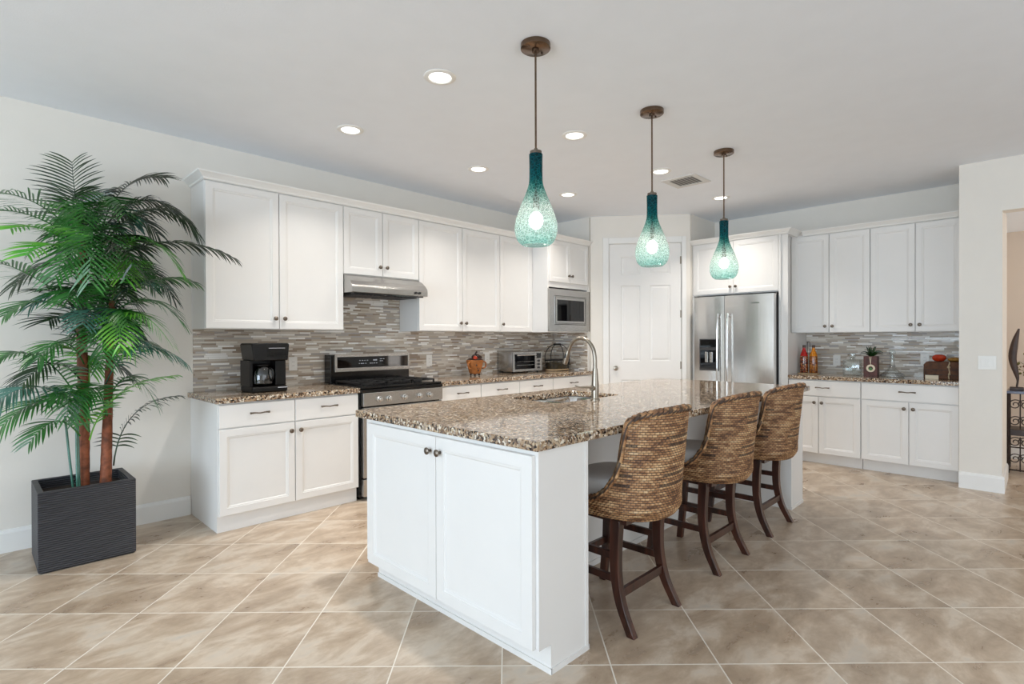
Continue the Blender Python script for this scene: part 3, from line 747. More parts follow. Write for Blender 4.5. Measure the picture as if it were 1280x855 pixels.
bowl(2.505, 2.83, 2.09, 2.51, .70); bowl(2.855, 3.185, 2.09, 2.51, .72)
# faucet
t = thing('kitchen_faucet', 'tall gooseneck pull-down faucet in brushed nickel behind the sink', 'faucet', (2.80, 2.022, CT1))
b = MB(); b.lathe([(.030, 0), (.030, .006), (.024, .012), (.023, .10), (.0205, .13), (.0155, .20)], 20); b.build('base', 'nickel', t, smooth=True)
pts = spline([(0, 0, .19), (0, .002, .27), (0, .02, .335), (0, .065, .380), (0, .125, .392), (0, .185, .362), (0, .218, .305)], 7)
b = MB(); b.tube(pts, .0125, 12); b.build('spout', 'nickel', t, smooth=True)
b = MB(); b.tube([(0, .217, .307), (0, .228, .28), (0, .238, .250), (0, .246, .222)], [.0135, .017, .018, .0165], 14); o = b.build('spray_head', 'nickel', t, smooth=True)
b = MB(); b.tube([(-.013, .226, .287), (-.016, .233, .262)], .007, 8); b.build('spray_button', 'blackplastic', o, smooth=True)
b = MB(); b.tube([(-.015, 0, .075), (-.040, .0, .078)], .016, 12); b.tube(spline([(-.038, 0, .08), (-.055, .02, .083), (-.065, .06, .08), (-.07, .105, .088)], 5), lambda q: .0075 - .003 * q, 8)
b.build('lever', 'nickel', t, smooth=True)

# worktops on the walls
slab('worktop', 'granite worktop under the coffee maker, left of the range', 'worktop', [(1.152, YA - .648), (2.212, YA - .648), (2.212, YA - .001), (1.152, YA - .001)])
slab('worktop', 'granite worktop between the range and the pantry wall', 'worktop', [(3.036, YA - .648), (5.376, YA - .648), (5.376, YA - .001), (3.036, YA - .001)])
slab('worktop', 'granite worktop on the right wall under the bottles and decanters', 'worktop', [(XB - .648, .5195), (XB - .001, .5195), (XB - .001, 1.9335), (XB - .648, 1.9335)])
# backsplashes
b = MB(); b.box(1.189, 4.6125, YA - .009, YA - .0008, CT1 + .0005, ZU - .001); b.box(2.245, 3.01, YA - .009, YA - .0008, ZU - .001, 1.70); b.box(4.6125, 5.366, YA - .009, YA - .0008, CT1 + .0005, ZU - .001)
o = b.build('backsplash', 'mosaic'); tag(o, 'beige and grey linear mosaic backsplash behind the range and coffee maker', 'backsplash')
b = MB(); b.box(P1[0] - .009, P1[0] - .0008, P1[1] + .05, YA - .01, CT1 + .0005, ZU - .001); o = b.build('backsplash', 'mosaic'); tag(o, 'narrow mosaic backsplash on the pantry return beside the wire basket', 'backsplash')
b = MB(); b.box(XB - .009, XB - .0008, .5195, 1.9335, CT1 + .0005, ZUB - .001); o = b.build('backsplash', 'mosaic'); tag(o, 'pale grey linear mosaic backsplash on the right wall behind the decanters', 'backsplash')

# outlets and switches
def outlet(label, loc, rz, gangs=1, kind='outlet'):
    t = thing(kind, label, kind, loc, rz); W = .072 if gangs == 1 else .118
    b = MB(); b.box(-W / 2, W / 2, -.006, 0, -.058, .058, .002); b.build('cover_plate', 'white_plastic', t)
    for g in range(gangs):
        cx = 0 if gangs == 1 else (-.023 + .046 * g)
        b = MB(); b.box(cx - .0165, cx + .0165, -.009, -.0062, -.033, .033, .001)
        o = b.build('rocker' if kind == 'light_switch' else 'socket', 'white_plastic', t)
        if kind == 'outlet':
            s = MB()
            for dz in (-.016, .016):
                for dx in (-.006, .006): s.box(cx + dx - .001, cx + dx + .001, -.0096, -.0091, dz - .004, dz + .004)
            s.build('slots', 'socket', o)
outlet('white outlet on the mosaic to the right of the range', (3.366, YA - .0092, 1.086), 0)
outlet('white outlet between the amber pot and the toaster oven', (4.184, YA - .0092, 1.085), 0)
outlet('white outlet behind the coffee maker cord', (1.942, YA - .0092, 1.10), 0)
outlet('white double outlet on the right wall behind the square glass decanter', (XB - .0092, 1.625, 1.055), RB)
outlet('white outlet on the right wall between the round decanter and the chest', (XB - .0092, .843, 1.09), RB)
outlet('double white rocker switch plate on the wall end beside the hallway', (NX - .0002, .334, 1.09), RB, 2, 'light_switch')

# ------------------------------------------------------------------ range and hood
t = thing('gas_range', 'stainless and black gas range with five knobs', 'range', (2.2165, YA - .635, 0))
W = .8155
b = MB(); b.box(0, W, .02, .60, .03, .90); b.box(.02, W - .02, .06, .58, 0, .03); b.build('body', 'black', t)
b = MB(); b.box(-.001, W + .001, -.012, .545, .9005, .922, .006); b.build('cooktop', 'black', t)
b = MB(); b.box(.012, W - .006, -.035, .018, .762, .872, .004); f_ = b.build('control_panel', 'steel', t)
for x in (.155, .245, .40, .555, .66):
    b = MB(); b.lathe([(.024, 0), (.024, -.008), (.019, -.012), (.0165, -.032), (.012, -.035)], 18, x, .815, ax='y'); b.box(x - .003, x + .003, -.038, -.008, .798, .832)
    b.xf(Matrix.Translation((0, -.0353, 0))); b.build('knob', 'chrome', f_, smooth=True)
b = MB(); b.box(.0, W, -.03, .019, .8735, .8995, .004); b.build('front_lip', 'black', t)
b = MB(); b.box(.014, W - .008, -.030, .018, .185, .752, .004); d = b.build('oven_door', 'steel', t)
b = MB(); b.box(.10, W - .10, -.0325, -.0305, .28, .62); b.build('oven_window', 'blackglass', d)
b = MB(); b.tube([(.04, -.075, .712), (W - .035, -.075, .712)], .013, 12)
for x in (.07, W - .065): b.tube([(x, -.0305, .712), (x, -.072, .712)], .010, 10)
b.build('oven_handle', 'steel', d, smooth=True)
b = MB(); b.box(.014, W - .008, -.028, .018, .035, .175, .004); b.build('drawer', 'steel', t)
# backguard
b = MB(); b.box(.0, W, .50, .61, .9225, 1.17, .004); g = b.build('backguard', 'black', t)
b = MB(); b.box(.035, W - .004, .488, .4995, 1.15, 1.176); b.box(.035, W - .004, .484, .4995, 1.018, 1.052, .003); b.box(.035, .058, .488, .4995, 1.052, 1.15); b.box(W - .022, W - .004, .488, .4995, 1.052, 1.15)
b.build('backguard_frame', 'steel', g)
b = MB(); b.box(.0585, W - .0225, .492, .4995, 1.0525, 1.1495); pn = b.build('display_panel', 'blackglass', g)
b = MB(); random.seed(3)
for z, xs in ((1.112, (.275, .30, .325, .35, .42, .44)), (1.085, (.27, .29, .31, .335, .38, .40, .42, .445)), (1.122, (.485, .50, .52)), (1.103, (.485, .505))):
    for x in xs: b.box(x, x + random.uniform(.008, .016), .4912, .4919, z, z + .0055)
b.box(.415, .455, .4912, .4919, 1.110, 1.122)
b.build('panel_lettering', 'marks', pn)
for gx in (.03, .285, .54):
    b = MB(); gw = .245; z0, z1 = .935, .947
    for k in range(4):
        y = .06 + k * .135; b.box(gx, gx + gw, y - .006, y + .006, z0, z1)
    for x in (gx, gx + gw / 2 - .006, gx + gw - .012): b.box(x, x + .012, .054, .471, z0 - .0001, z1 + .0001)
    for x in (gx, gx + gw - .012):
        for y in (.054, .459): b.box(x, x + .012, y, y + .012, .922, z0)
    b.build('grate', 'iron', t)
for x, y in ((.15, .15), (.15, .38), (.40, .26), (.66, .15), (.66, .38)):
    b = MB(); b.lathe([(.045, .922), (.045, .928), (.034, .930), (.034, .9345)], 18, x, y); b.build('burner', 'iron', t, smooth=True)
# hood
t = thing('range_hood', 'stainless under-cabinet range hood above the range', 'hood', (2.2425, 0, 0))
b = MB(); HW = .770
yb = YA - .011
prof = [(yb, 1.8605), (yb, 1.712), (4.085, 1.700), (4.072, 1.703), (4.072, 1.748), (4.078, 1.765), (4.11, 1.80), (4.16, 1.835), (4.205, 1.854), (4.211, 1.8605)]
b.prism(prof, 0, HW, 'yz'); b.build('canopy', 'steel', t, bev=.002)
b = MB(); b.box(.03, HW - .03, 4.10, yb - .03, 1.690, 1.702); b.build('underside', 'black', t)
b = MB()
for x0 in (.06, .40):
    for k in range(9): b.box(x0 + k * .034, x0 + k * .034 + .02, 4.14, yb - .08, 1.684, 1.6895)
b.build('filter', 'grey_dark', t)
for x in (.635, .675):
    b = MB(); b.lathe([(.011, 0), (.011, -.014), (.008, -.017)], 14, x, 1.727, ax='y'); b.xf(Matrix.Translation((0, 4.0718, 0))); b.build('switch', 'black', t, smooth=True)

# ------------------------------------------------------------------ refrigerator
t = thing('refrigerator', 'stainless side-by-side refrigerator with a water dispenser', 'refrigerator', (6.012, 2.915, 0), RB)
W = .886
b = MB(); b.box(.004, W - .004, .075, .74, .02, 1.775); b.box(.03, W - .03, .10, .7, 0, .02); b.build('body', 'grey_dark', t)
def fdoor(x0, x1):
    b = MB(); n = 10; pts = []
    for k in range(n + 1):
        u = k / n; pts.append((x0 + (x1 - x0) * u, -.010 * (1 - (2 * u - 1) ** 2)))
    b.prism(pts + [(x1, .07), (x0, .07)], .07, 1.785); return b
b = fdoor(0, .355)
o1 = b.build('door', 'steel_v', t, smooth=True, angle=30)
b = fdoor(.359, W); o2 = b.build('door', 'steel_v', t, smooth=True, angle=30)
for o_, x in ((o1, .300), (o2, .412)):
    b = MB(); b.tube(spline([(x, -.048, .45), (x, -.062, .60), (x, -.068, 1.0), (x, -.062, 1.43), (x, -.050, 1.585)], 8), .0125, 10, flat=.8)
    for z in (.50, 1.55): b.tube([(x, -.006, z), (x, -.055, z)], .009, 8)
    b.build('handle', 'chrome', o_, smooth=True)
b = MB(); b.box(.066, .298, -.0125, -.004, .935, 1.30, .003); dsp = b.build('dispenser', 'grey_dark', o1)
b = MB(); b.box(.078, .286, -.0142, -.0128, 1.205, 1.290); b.build('dispenser_display', 'blackglass', dsp)
b = MB(); b.box(.078, .286, -.0138, -.0128, .955, 1.170); b.build('dispenser_recess', 'blackglass', dsp)
b = MB(); b.box(.14, .175, -.030, -.0142, 1.03, 1.15, .004); b.box(.195, .23, -.030, -.0142, 1.03, 1.15, .004); b.build('paddle', 'steel', dsp)
b = MB(); b.box(.66, .74, -.0125, -.0098, 1.685, 1.697); b.build('badge', 'chrome', o2)
b = MB(); b.box(.002, W - .002, .0705, .30, 1.776, 1.80); b.build('hinge_cover', 'black', t)
b = MB(); b.box(.004, W - .004, .002, .07, .02, .065); b.build('kick_grille', 'black', t)

# ------------------------------------------------------------------ pendants
def pendant(label, x, y):
    t = thing('pendant_light', label, 'pendant light', (x, y, 1.780), 0, 'teal glass pendants over the island')
    H = ZC - 1.780
    b = MB(); b.lathe([(.070, H - .028), (.076, H - .024), (.076, H - .0005)], 28); b.lathe([(.018, H - .040), (.018, H - .028)], 16)
    for a in (0, PI): b.sphere((.05 * math.cos(a), .05 * math.sin(a), H - .029), .006, u=8, v=6)
    b.build('ceiling_canopy', 'canopy', t, smooth=True)
    b = MB(); b.tube([(0, 0, .488), (0, 0, H - .035)], .0052, 10); b.build('rod', 'canopy', t, smooth=True)
    b = MB(); b.lathe([(.030, .462), (.030, .478), (.012, .482), (.009, .492)], 20); b.lathe([(.016, .17), (.016, .24), (.012, .26), (.006, .27), (.006, .462)], 14); b.build('socket_cap', 'bronze', t, smooth=True)
    prof = [(.0345, .462), (.0335, .42), (.0335, .36), (.036, .315), (.046, .28), (.064, .235), (.085, .185), (.102, .135), (.109, .10), (.108, .065), (.100, .035), (.088, .015), (.074, .004), (.069, 0)]
    pp = spline([(r_, 0, z_) for r_, z_ in prof], 3); b = MB()
    b.lathe([(p.x, p.z) for p in pp], 40, caps=False)
    rng = random.Random(5)
    b.build('glass_shade', 'pglass', t, smooth=True, angle=180)
    b = MB(); b.sphere((0, 0, .125), .036, sz=1.25, u=18, v=12); b.build('bulb', 'bulb', t, smooth=True)
    l = bpy.data.lights.new('pendant_glow', 'POINT'); l.energy = P_PEND; l.color = (1, .93, .82); l.shadow_soft_size = .035
    lo = bpy.data.objects.new('pendant_glow', l); C.objects.link(lo); lo.location = (x, y, 1.780 + .07)
    return t
pendant('nearest and largest-looking teal glass pendant, hanging left over the island sink end', 2.040, 1.838)
pendant('middle teal glass pendant, hanging in front of the pantry door', 3.168, 1.828)
pendant('farthest teal glass pendant, hanging in front of the refrigerator', 4.258, 1.815)

# recessed lights
CANS = [(1.905, 2.451, 'recessed ceiling light nearest the camera, left of the nearest pendant rod'), (1.929, 3.517, 'recessed ceiling light farthest left, above the range and wall cabinets'),
        (3.146, 2.452, 'recessed ceiling light between the nearest and middle pendants'), (3.164, 3.53, 'recessed ceiling light above the middle wall cabinets'),
        (4.379, 3.50, 'recessed ceiling light above the microwave corner'), (4.367, 2.432, 'recessed ceiling light just right of the middle pendant rod'), (5.635, 2.435, 'recessed ceiling light behind the farthest pendant rod')]
for x, y, lab in CANS:
    t = thing('recessed_light', lab, 'ceiling light', (x, y, ZC), 0, 'round recessed ceiling lights')
    b = MB(); b.lathe([(.092, -.0005), (.092, -.004), (.086, -.007), (.068, -.009), (.062, -.004), (.062, -.0008)], 32, caps=False); b.build('trim_ring', 'white_plastic', t, smooth=True)
    b = MB(); b.lathe([(.0615, -.0012), (.0615, -.0035)], 32); b.build('lens', 'can_emit', t)
    l = bpy.data.lights.new('downlight', 'AREA'); l.shape = 'DISK'; l.size = .12; l.energy = P_CAN; l.color = (1, .94, .87); l.spread = math.radians(115)
    lo = bpy.data.objects.new('downlight', l); C.objects.link(lo); lo.location = (x, y, ZC - .012)
# air vent
t = thing('air_vent', 'white rectangular air vent in the ceiling behind the middle pendant', 'vent', (4.80, 2.41, ZC))
b = MB(); b.box(-.17, .17, -.17, -.115, -.009, -.0005, .002); b.box(-.17, .17, .115, .17, -.009, -.0005, .002); b.box(-.17, -.115, -.115, .115, -.009, -.0005, .002); b.box(.115, .17, -.115, .115, -.009, -.0005, .002); b.build('frame', 'vent', t)
b = MB(); b.box(-.115, .115, -.115, .115, -.003, -.0008); b.build('backing', 'vent_dark', t)
for k in range(7):
    b = MB(); y = -.10 + k * .0335; b.prism([(y, -.012), (y + .002, -.012), (y + .022, -.0035), (y + .020, -.0035)], -.114, .114, 'yz'); b.build('slat', 'vent', t)

# ------------------------------------------------------------------ counter stools
def shell_geometry():
    """woven tub back: outer and inner skins with real relief, closed around the seat"""
    bm = bmesh.new(); uvl = bm.loops.layers.uv.new('UVMap')
    A_, V_ = 460, 190
    def rad(ph):   # ph=0 at the rear (-y), superellipse plan
        n = 2.45; c, s = math.cos(ph), math.sin(ph)
        a, bb = .232, (.300 if c > 0 else .235)
        r_ = (abs(s / a) ** n + abs(c / bb) ** n) ** (-1 / n)
        return Vector((r_ * s, -r_ * c, 0))
    def ztop(ph):
        d = abs(math.degrees(ph)); d = min(d, 360 - d)
        pts = [(0, .986), (22, .981), (38, .964), (48, .940), (52, .91), (53.2, .83), (54.5, .76), (58.5, .69), (68, .622), (80, .580), (100, .558), (180, .55)]
        for (a, za), (b_, zb) in zip(pts, pts[1:]):
            if a <= d <= b_:
                t_ = (d - a) / (b_ - a); return za + (zb - za) * t_
        return .55
    # smooth the top edge
    Z = [ztop(2 * PI * k / A_ - PI) for k in range(A_)]
    for _ in range(3): Z = [(Z[k - 1] + 2 * Z[k] + Z[(k + 1) % A_]) / 4 for k in range(A_)]
    z0 = .492
    def pos(ph, z):
        p = rad(ph)
        e = min(1, (z - z0) / .06); k = .90 + .10 * math.sin(e * PI / 2)
        f_ = 1 + .02 * max(0, (z - .7) / .28)
        q = p * k * f_; q.y -= .035 * max(0, (z - .6)) / .38 * max(0, math.cos(ph)) 
        q.x *= 1 - .03 * max(0, (z - .80) / .18) ** 2
        q.z = z; return q
    ROWH, STW = .0112, .020
    per = 0; arc = [0]
    prev = rad(-PI)
    for k in range(1, A_ + 1):
        c = rad(2 * PI * k / A_ - PI); per += (c - prev).length; arc.append(per); prev = c
    nst = round(per / STW); 
    def disp(u, v):   # u in strands, v in rows
        row = math.floor(v); fv = v - row
        bulge = math.sqrt(max(0, 1 - (2 * fv - 1) ** 2))
        ph = (u + .5 * (row % 2)) * 2 * PI
        return .0055 * bulge * (.55 + .45 * math.cos(ph))
    skins = []
    for side in (0, 1):
        grid = []
        for k in range(A_):
            ph = 2 * PI * k / A_ - PI; col = []
            u = arc[k] / per * nst
            for j in range(V_ + 1):
                z = z0 + (Z[k] - z0) * j / V_
                p = pos(ph, z); e = .002
                dph = pos(ph + e, z) - pos(ph - e, z); nrm = Vector((dph.y, -dph.x, 0)).normalized()
                if nrm.dot(Vector((p.x, p.y, 0))) < 0: nrm = -nrm
                dd_ = disp(u, z / ROWH)
                p = p + nrm * (dd_ if side == 0 else -.020 - dd_)
                col.append((bm.verts.new(p), (u, z / ROWH)))
            grid.append(col)
        skins.append(grid)
    def face(vs):
        f = bm.faces.new([v[0] for v in vs])
        us = [v[1][0] for v in vs]
        for l, v in zip(f.loops, vs):
            u = v[1][0]
            if max(us) - min(us) > nst / 2 and u < nst / 2: u += nst
            l[uvl].uv = (u, v[1][1])
        f.smooth = True
    for side, grid in enumerate(skins):
        for k in range(A_):
            k2 = (k + 1) % A_
            for j in range(V_):
                q = [grid[k][j], grid[k2][j], grid[k2][j + 1], grid[k][j + 1]]
                face(q if side == 0 else q[::-1])
    for k in range(A_):
        k2 = (k + 1) % A_
        face([skins[0][k][V_], skins[0][k2][V_], skins[1][k2][V_], skins[1][k][V_]])
    # underside disc
    c0 = (bm.verts.new((0, -.03, z0 + .005)), (0, z0 / ROWH))
    for k in range(A_):
        k2 = (k + 1) % A_; f = bm.faces.new([skins[0][k2][0][0], skins[0][k][0][0], c0[0]]); f.smooth = True
        for l in f.loops: l[uvl].uv = (0.2, .3)
    me = bpy.data.meshes.new('woven_shell'); bm.to_mesh(me); bm.free(); me.materials.append(MT['weave'])
    # braided rim following the top edge
    rb = bmesh.new(); ul = rb.loops.layers.uv.new('UVMap')
    for strand in range(3):
        path = []
        for k in range(A_):
            ph = 2 * PI * k / A_ - PI; p = pos(ph, Z[k]); pn_ = Vector((p.x, p.y, 0)).normalized()
            a_ = arc[k] / per * 72 * 2 * PI / 3 * 1.0 + strand * 2 * PI / 3
            # the plait runs in the skin's normal and the vertical
            path.append(p - pn_ * .010 + pn_ * .0145 * math.cos(a_) + Vector((0, 0, .0065 * math.sin(2 * a_) + .002)))
        n = len(path); rings = []
        for i in range(n):
            t_ = (path[(i + 1) % n] - path[i - 1]).normalized(); a = t_.cross(Vector((0, 0, 1))); a = a.normalized() if a.length > .01 else Vector((1, 0, 0)); b_ = a.cross(t_)
            rings.append([rb.verts.new(path[i] + a * .0115 * math.cos(2 * PI * q / 8) + b_ * .0115 * math.sin(2 * PI * q / 8)) for q in range(8)])
        for i in range(n):
            for q in range(8):
                f = rb.faces.new([rings[i][q], rings[i][(q + 1) % 8], rings[(i + 1) % n][(q + 1) % 8], rings[(i + 1) % n][q]]); f.smooth = True
                for l, (uu, vv) in zip(f.loops, ((i, q), (i, q + 1), (i + 1, q + 1), (i + 1, q))): l[ul].uv = (uu * .3 + strand, vv / 4 + strand * 6)
    bmesh.ops.recalc_face_normals(rb, faces=rb.faces)
    mr = bpy.data.meshes.new('braided_rim'); rb.to_mesh(mr); rb.free(); mr.materials.append(MT['weave'])
    return me, mr

def square_leg(b, pts, w0, w1):
    """square-section leg along pts, width tapering from w0 (top) to w1 (foot)"""
    n = len(pts); rings = []
    for i, p in enumerate(pts):
        w_ = (w0 + (w1 - w0) * i / (n - 1)) / 2
        rings.append([b.bm.verts.new((p[0] + sx_ * w_ * .85, p[1] + sy_ * w_, p[2])) for sx_, sy_ in ((-1, -1), (1, -1), (1, 1), (-1, 1))])
    for a, c in zip(rings, rings[1:]):
        for k in range(4): b.bm.faces.new([a[k], a[(k + 1) % 4], c[(k + 1) % 4], c[k]])
    b.bm.faces.new(rings[0]); b.bm.faces.new(rings[-1][::-1]); return b

def make_stool(x, label):
    t = thing('counter_stool', label, 'stool', (x, 1.48, 0), 0, 'woven counter stools at the island')
    ms, mr = shell_geometry()
    o = bpy.data.objects.new('woven_back', ms); C.objects.link(o); o.parent = t
    r = bpy.data.objects.new('braided_rim', mr); C.objects.link(r); r.parent = o
    b = MB()
    # seat cushion: rounded pad
    n = 48; lay = [(.0, .545, .0), (.0, .56, .93), (.0, .60, .97), (.0, .635, .97), (.0, .652, .93), (.0, .660, .80), (.0, .664, .5), (.0, .665, .0)]
    rings = []
    for _, z, k in lay:
        if k == 0: rings.append([b.bm.verts.new((0, -.02, z))]); continue
        ring = []
        for q in range(n):
            ph = 2 * PI * q / n; m = 2.8; c, s = math.cos(ph), math.sin(ph); a, bb = .200, (.255 if c > 0 else .205)
            rr_ = (abs(s / a) ** m + abs(c / bb) ** m) ** (-1 / m); ring.append(b.bm.verts.new((rr_ * s * k, -rr_ * c * k, z)))
        rings.append(ring)
    for a, c in zip(rings, rings[1:]):
        for q in range(n):
            if len(a) == 1: b.bm.faces.new([a[0], c[(q + 1) % n], c[q]])
            elif len(c) == 1: b.bm.faces.new([a[q], a[(q + 1) % n], c[0]])
            else: b.bm.faces.new([a[q], a[(q + 1) % n], c[(q + 1) % n], c[q]])
    b.build('seat_cushion', 'cushion', t, smooth=True, angle=60)
    b = MB(); b.box(-.175, .175, -.165, .165, .470, .4915); b.build('seat_frame', 'mahogany', t)
    for s in (-1, 1):
        top = (s * .185, -.125, .492)
        pts = spline([top, (s * .186, -.118, .36), (s * .188, -.122, .24), (s * .193, -.150, .12), (s * .200, -.210, 0)], 6)
        b = MB(); square_leg(b, [tuple(p) for p in pts], .048, .038); b.build('leg', 'mahogany', t, bev=.002, smooth=True)
        b = MB(); square_leg(b, [(s * .180, .170, .492), (s * .184, .185, .25), (s * .192, .215, 0)], .044, .036); b.build('leg', 'mahogany', t, bev=.002)
    def rail(p, q, h=.032, w=.018):
        p, q = Vector(p), Vector(q); d = (q - p); L = d.length; b = MB(); b.box(0, L, -w / 2, w / 2, -h / 2, h / 2)
        b.xf(Matrix.Translation(p) @ d.to_track_quat('X', 'Z').to_matrix().to_4x4()); b.build('stretcher', 'mahogany', t, bev=.0015)
    rail((-.172, -.140, .165), (.172, -.140, .165), .040)
    rail((-.166, .192, .225), (.166, .192, .225), .035)
    for s in (-1, 1):
        rail((s * .187, -.108, .325), (s * .183, .168, .325)); rail((s * .189, -.118, .225), (s * .186, .172, .225))
    return t
st = make_stool(2.227, 'woven counter stool nearest the camera, at the sink end of the island')
for x, lab in ((3.093, 'middle woven counter stool along the island'), (3.893, 'farthest woven counter stool, nearest the refrigerator wall')):
    c = copy_tree(st); c.location = (x, 1.48, 0); c['label'] = lab

# ------------------------------------------------------------------ palm
t = palm = thing('potted_palm', 'tall artificial palm with two trunks in a charcoal planter by the left wall', 'plant', (.50, 4.16, 0))
PX, PY = .50, 4.16
def W2L(p): return (p[0] - PX, p[1] - PY, p[2])
b = MB()
x0, x1, y0, y1, H = -.232, .222, -.205, .205, .456
wt = .028
def ringrect(i, z_): return [b.bm.verts.new(q) for q in ((x0 + i, y0 + i, z_), (x1 - i, y0 + i, z_), (x1 - i, y1 - i, z_), (x0 + i, y1 - i, z_))]
Rr = [ringrect(.012, 0), ringrect(0, .01), ringrect(0, H), ringrect(wt, H), ringrect(wt, .30)]
for a, c in zip(Rr, Rr[1:]):
    for k in range(4): b.bm.faces.new([a[k], a[(k + 1) % 4], c[(k + 1) % 4], c[k]])
b.bm.faces.new(Rr[0][::-1]); b.bm.faces.new(Rr[-1]); b.build('planter', 'planter', t, bev=.004)
b = MB(); b.box(x0 + wt + .001, x1 - wt - .001, y0 + wt + .001, y1 - wt - .001, .301, .40); b.build('soil', 'soil', t)
def trunk(pts, r0, r1):
    b = MB(); P_ = spline(pts, 14); n = len(P_)
    b.tube(P_, lambda u: (r0 + (r1 - r0) * u) * (1 + .07 * (1 - ((u * 13) % 1))), 12); return b.build('trunk', 'trunk', t, smooth=True, angle=50)
trunk([W2L((.492, 4.16, .39)), W2L((.497, 4.165, .9)), W2L((.490, 4.17, 1.4)), W2L((.50, 4.17, 1.93))], .031, .022)
trunk([W2L((.597, 4.13, .39)), W2L((.607, 4.13, .75)), W2L((.622, 4.14, 1.15)), W2L((.64, 4.16, 1.55))], .031, .016)
b = MB()
for xx, yy, tx, tz in ((.44, 4.10, .40, .86), (.455, 4.08, .45, .92), (.47, 4.12, .46, .95)):
    b.tube(spline([W2L((xx, yy, .39)), W2L(((xx + tx) / 2, yy, .62)), W2L((tx, yy - .02, tz))], 5), .007, 6)
b.build('young_stem', 'leaf_blue', t, smooth=True)

def px2(u, v, y):   # where a sight line meets the plane y = const
    a = (u - 640) / FPX; c = -(v - 427.5) / FPX
    d = F + R2 * a + U2 * c; k = y / d.y
    return Vector((d.x * k, y, CAMH + d.z * k))
rngp = random.Random(11)
def frond(base, mid, tip, mat, ll=.17, droop=.5, n=24, side_up=.2, wmax=.0056):
    P_ = bez(base, mid, tip, 30); b = MB()
    b.tube(P_[::2], lambda u: .005 * (1 - .8 * u), 5)
    L = sum((q - p).length for p, q in zip(P_, P_[1:]))
    ll *= 1.5; n = max(12, int(L / .0215))
    for i in range(n):
        u = .16 + .84 * i / (n - 1); f = u * 30; k = min(29, int(f)); p = P_[k].lerp(P_[k + 1], f - k)
        tg = (P_[k + 1] - P_[k]).normalized()
        sd = tg.cross(Vector((0, 0, 1)))
        if sd.length < .35: sd = R.copy()
        sd.normalize(); up = sd.cross(tg).normalized()
        env = (math.sin(PI * min(1, u * .74 + .12)) ** .6) 
        for s in (-1, 1):
            l_ = ll * env * rngp.uniform(.88, 1.1)
            fw = .35 + .5 * u
            d0 = (sd * s + tg * fw + up * (side_up + rngp.uniform(-.12, .12))).normalized()
            q0 = p; segs = 6; cur = Vector(p); d = d0.copy(); L_, R_ = [], []
            wv = tg * .75 + up * .25 * -s
            wv = (wv - d * wv.dot(d)).normalized()
            for j in range(segs + 1):
                v_ = j / segs; wd = wmax * (math.sin(PI * min(1, .18 + .82 * v_)) ** .7 if v_ < 1 else 0)
                L_.append(b.bm.verts.new(cur + wv * wd)); R_.append(b.bm.verts.new(cur - wv * wd - Vector((0, 0, 0))))
                d = (d + Vector((0, 0, -droop * .55)) / segs * 1.6).normalized(); cur = cur + d * l_ / segs
            for j in range(segs):
                b.bm.faces.new([L_[j], L_[j + 1], R_[j + 1], R_[j]])
    for v in b.bm.verts:                     # stay in front of the wall and beside the cabinets
        if v.co.y > YA - .03: v.co.y = YA - .03 - rngp.uniform(0, .01)
    b.xf(Matrix.Translation((-PX, -PY, 0)))
    o = b.build('frond', mat, palm, smooth=True, angle=180)
    return o
